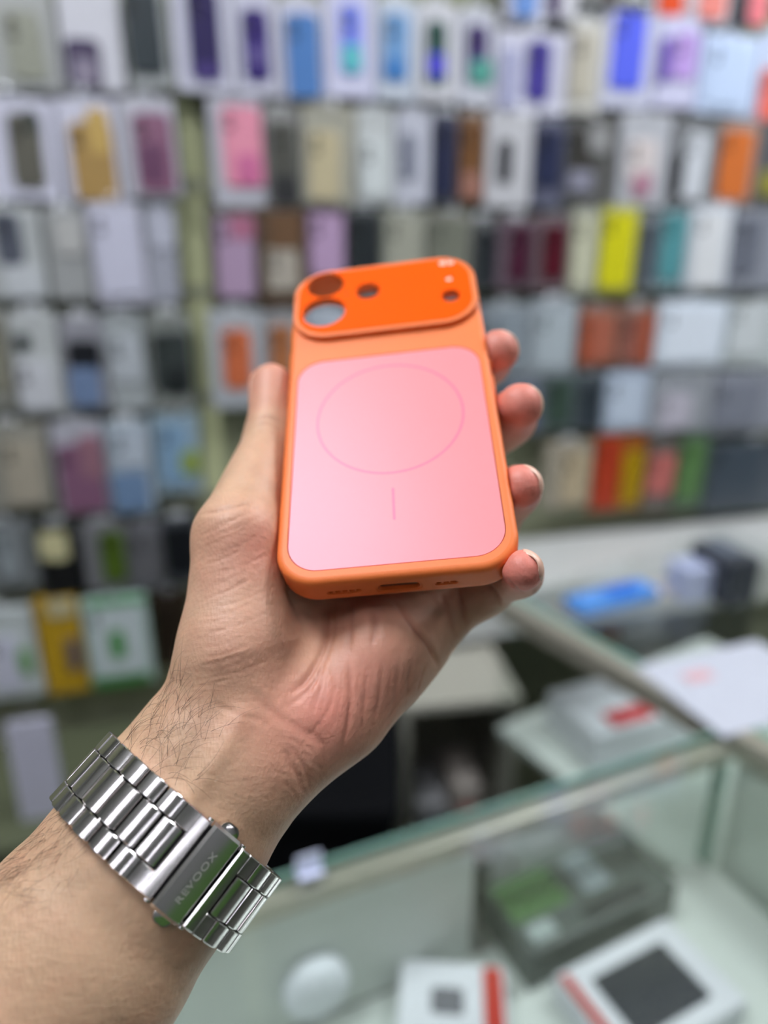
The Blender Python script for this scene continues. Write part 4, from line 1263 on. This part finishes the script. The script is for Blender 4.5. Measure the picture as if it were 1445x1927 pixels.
# stock cabinet under the wall, with goods on its shelf
cab, cw, CM = cabinet_on_floor(756, 985, 1.27, .72, .24, (164, 162, 150), 'stock_cabinet', 'low beige stock cabinet standing behind the near counter', 'cabinet', 3)
def shelf_good(x, z, w, h, rgb, label, spot=None):
    r = empty('stock_box', CM @ Matrix.Translation((x, .015, z))); tag(r, label, 'box', 'boxes in the stock cabinet')
    box('carton', 0, w, 0, .12, 0, h, matc(rgb), r, bev=.002)
    box('front_label', w * .2, w * .8, -.0012, .0, h * .25, h * .75, matc(spot or tuple(int(c * .8) for c in rgb)), r)
for (x, z, w, h, rgb, lb, sp) in ((.03, .37, .06, .12, (150, 150, 152), 'grey box at the left of the stock cabinet shelf', (92, 96, 112)), (.105, .37, .05, .15, (176, 168, 160), 'tan box with pink label in the stock cabinet', (206, 130, 126)), (.165, .37, .07, .17, (146, 146, 150), 'tall grey box in the middle of the stock cabinet', None), (.245, .37, .05, .12, (120, 118, 120), 'dark grey box at the right of the stock cabinet shelf', None)):
    if x + w < cw - .02: shelf_good(x, z, w, h, rgb, lb, sp)
on_top('gift_box', 1165, 1375, .20, .13, .06, .38, m_boxw, 'white box with red lettering blocks behind the near counter', 'box', [('red_print', -.06, .02, -.055, -.02, (206, 40, 48)), ('red_print', .045, .09, -.055, -.02, (206, 40, 48))], z=.7135)
# black bag on the floor
def black_bag():
    p = Vector((0, 0, CAM_Z)) + sight(430, 1500) * 1.05; q = Vector((0, 0, CAM_Z)) + sight(744, 1500) * 1.05
    w = (q - p).xy.length
    M = Matrix.Translation((p.x, p.y, 0)) @ Matrix.Rotation(math.atan2(q.y - p.y, q.x - p.x), 4, 'Z')
    r = empty('storage_bin', M); tag(r, 'tall black bin standing behind the wrist and the near counter', 'bin')
    m = mat('black_plastic', (5, 6, 10), .85, spec=.15)
    bm = bmesh.new()
    o_ = rrect(0, w, 0, .26, .03, 4)
    i_ = rrect(.008, w - .008, .008, .252, .024, 4)
    link_mesh('wall', filled_curve_mesh('wall', [o_, i_], .0, .66), m, r)
    bm.free()
    bm = bmesh.new(); prism(bm, rrect(-.008, w + .008, -.008, .268, .034, 4), .661, .69, .006)
    bm_obj('lid', bm, m, r)
black_bag()

# dark base cabinet at the left foot of the product wall, with a pale bag before it
bx0, _ = on_wall(-120, 1400, .35); bx1, _ = on_wall(440, 1400, .35)
bc = empty('base_cabinet', ROOM @ Matrix.Translation((bx0, 0, 0)))
tag(bc, 'dark olive base cabinet standing under the left end of the product wall', 'cabinet')
m_olive = mat('dark_olive', (84, 88, 70), .5)
bw = bx1 - bx0
box('body', 0, bw, -.33, -.02, .0, .485, m_olive, bc, bev=.003)
box('top_board', -.01, bw + .01, -.35, -.02, .486, .505, mat('olive_top', (98, 104, 80), .45), bc, bev=.003)
for k in range(2):
    d_ = box('door', bw * k / 2 + .006, bw * (k + 1) / 2 - .006, -.346, -.331, .06, .475, m_olive, bc, bev=.002)
    bm = bmesh.new(); hx = bw / 2 + (-.04 if k == 0 else .04)
    tube(bm, [(hx, -.347, .30), (hx, -.362, .305), (hx, -.362, .395), (hx, -.347, .40)], .004, 8)
    bm_obj('handle', bm, m_alu, d_, True)
px_, _ = on_wall(68, 1440, .27)
bg = empty('paper_bag', ROOM @ Matrix.Translation((px_, -.27, .506)))
tag(bg, 'pale lavender paper bag standing on the dark olive cabinet', 'bag')
bm = bmesh.new()
prism(bm, [(-.034, -.02), (.034, -.02), (.031, .0), (.034, .02), (-.034, .02), (-.031, .0)], 0, .19)
for v in bm.verts:
    if v.co.z > .1: v.co.x *= 1.05; v.co.y *= .35
bm_obj('body', bm, matc((190, 190, 206), .6), bg)
bm = bmesh.new()
tube(bm, [(-.014, 0, .186), (-.014, 0, .205), (0, 0, .215), (.014, 0, .205), (.014, 0, .186)], .0015, 6)
bm_obj('handle', bm, matc((150, 150, 160), .6), bg, True)
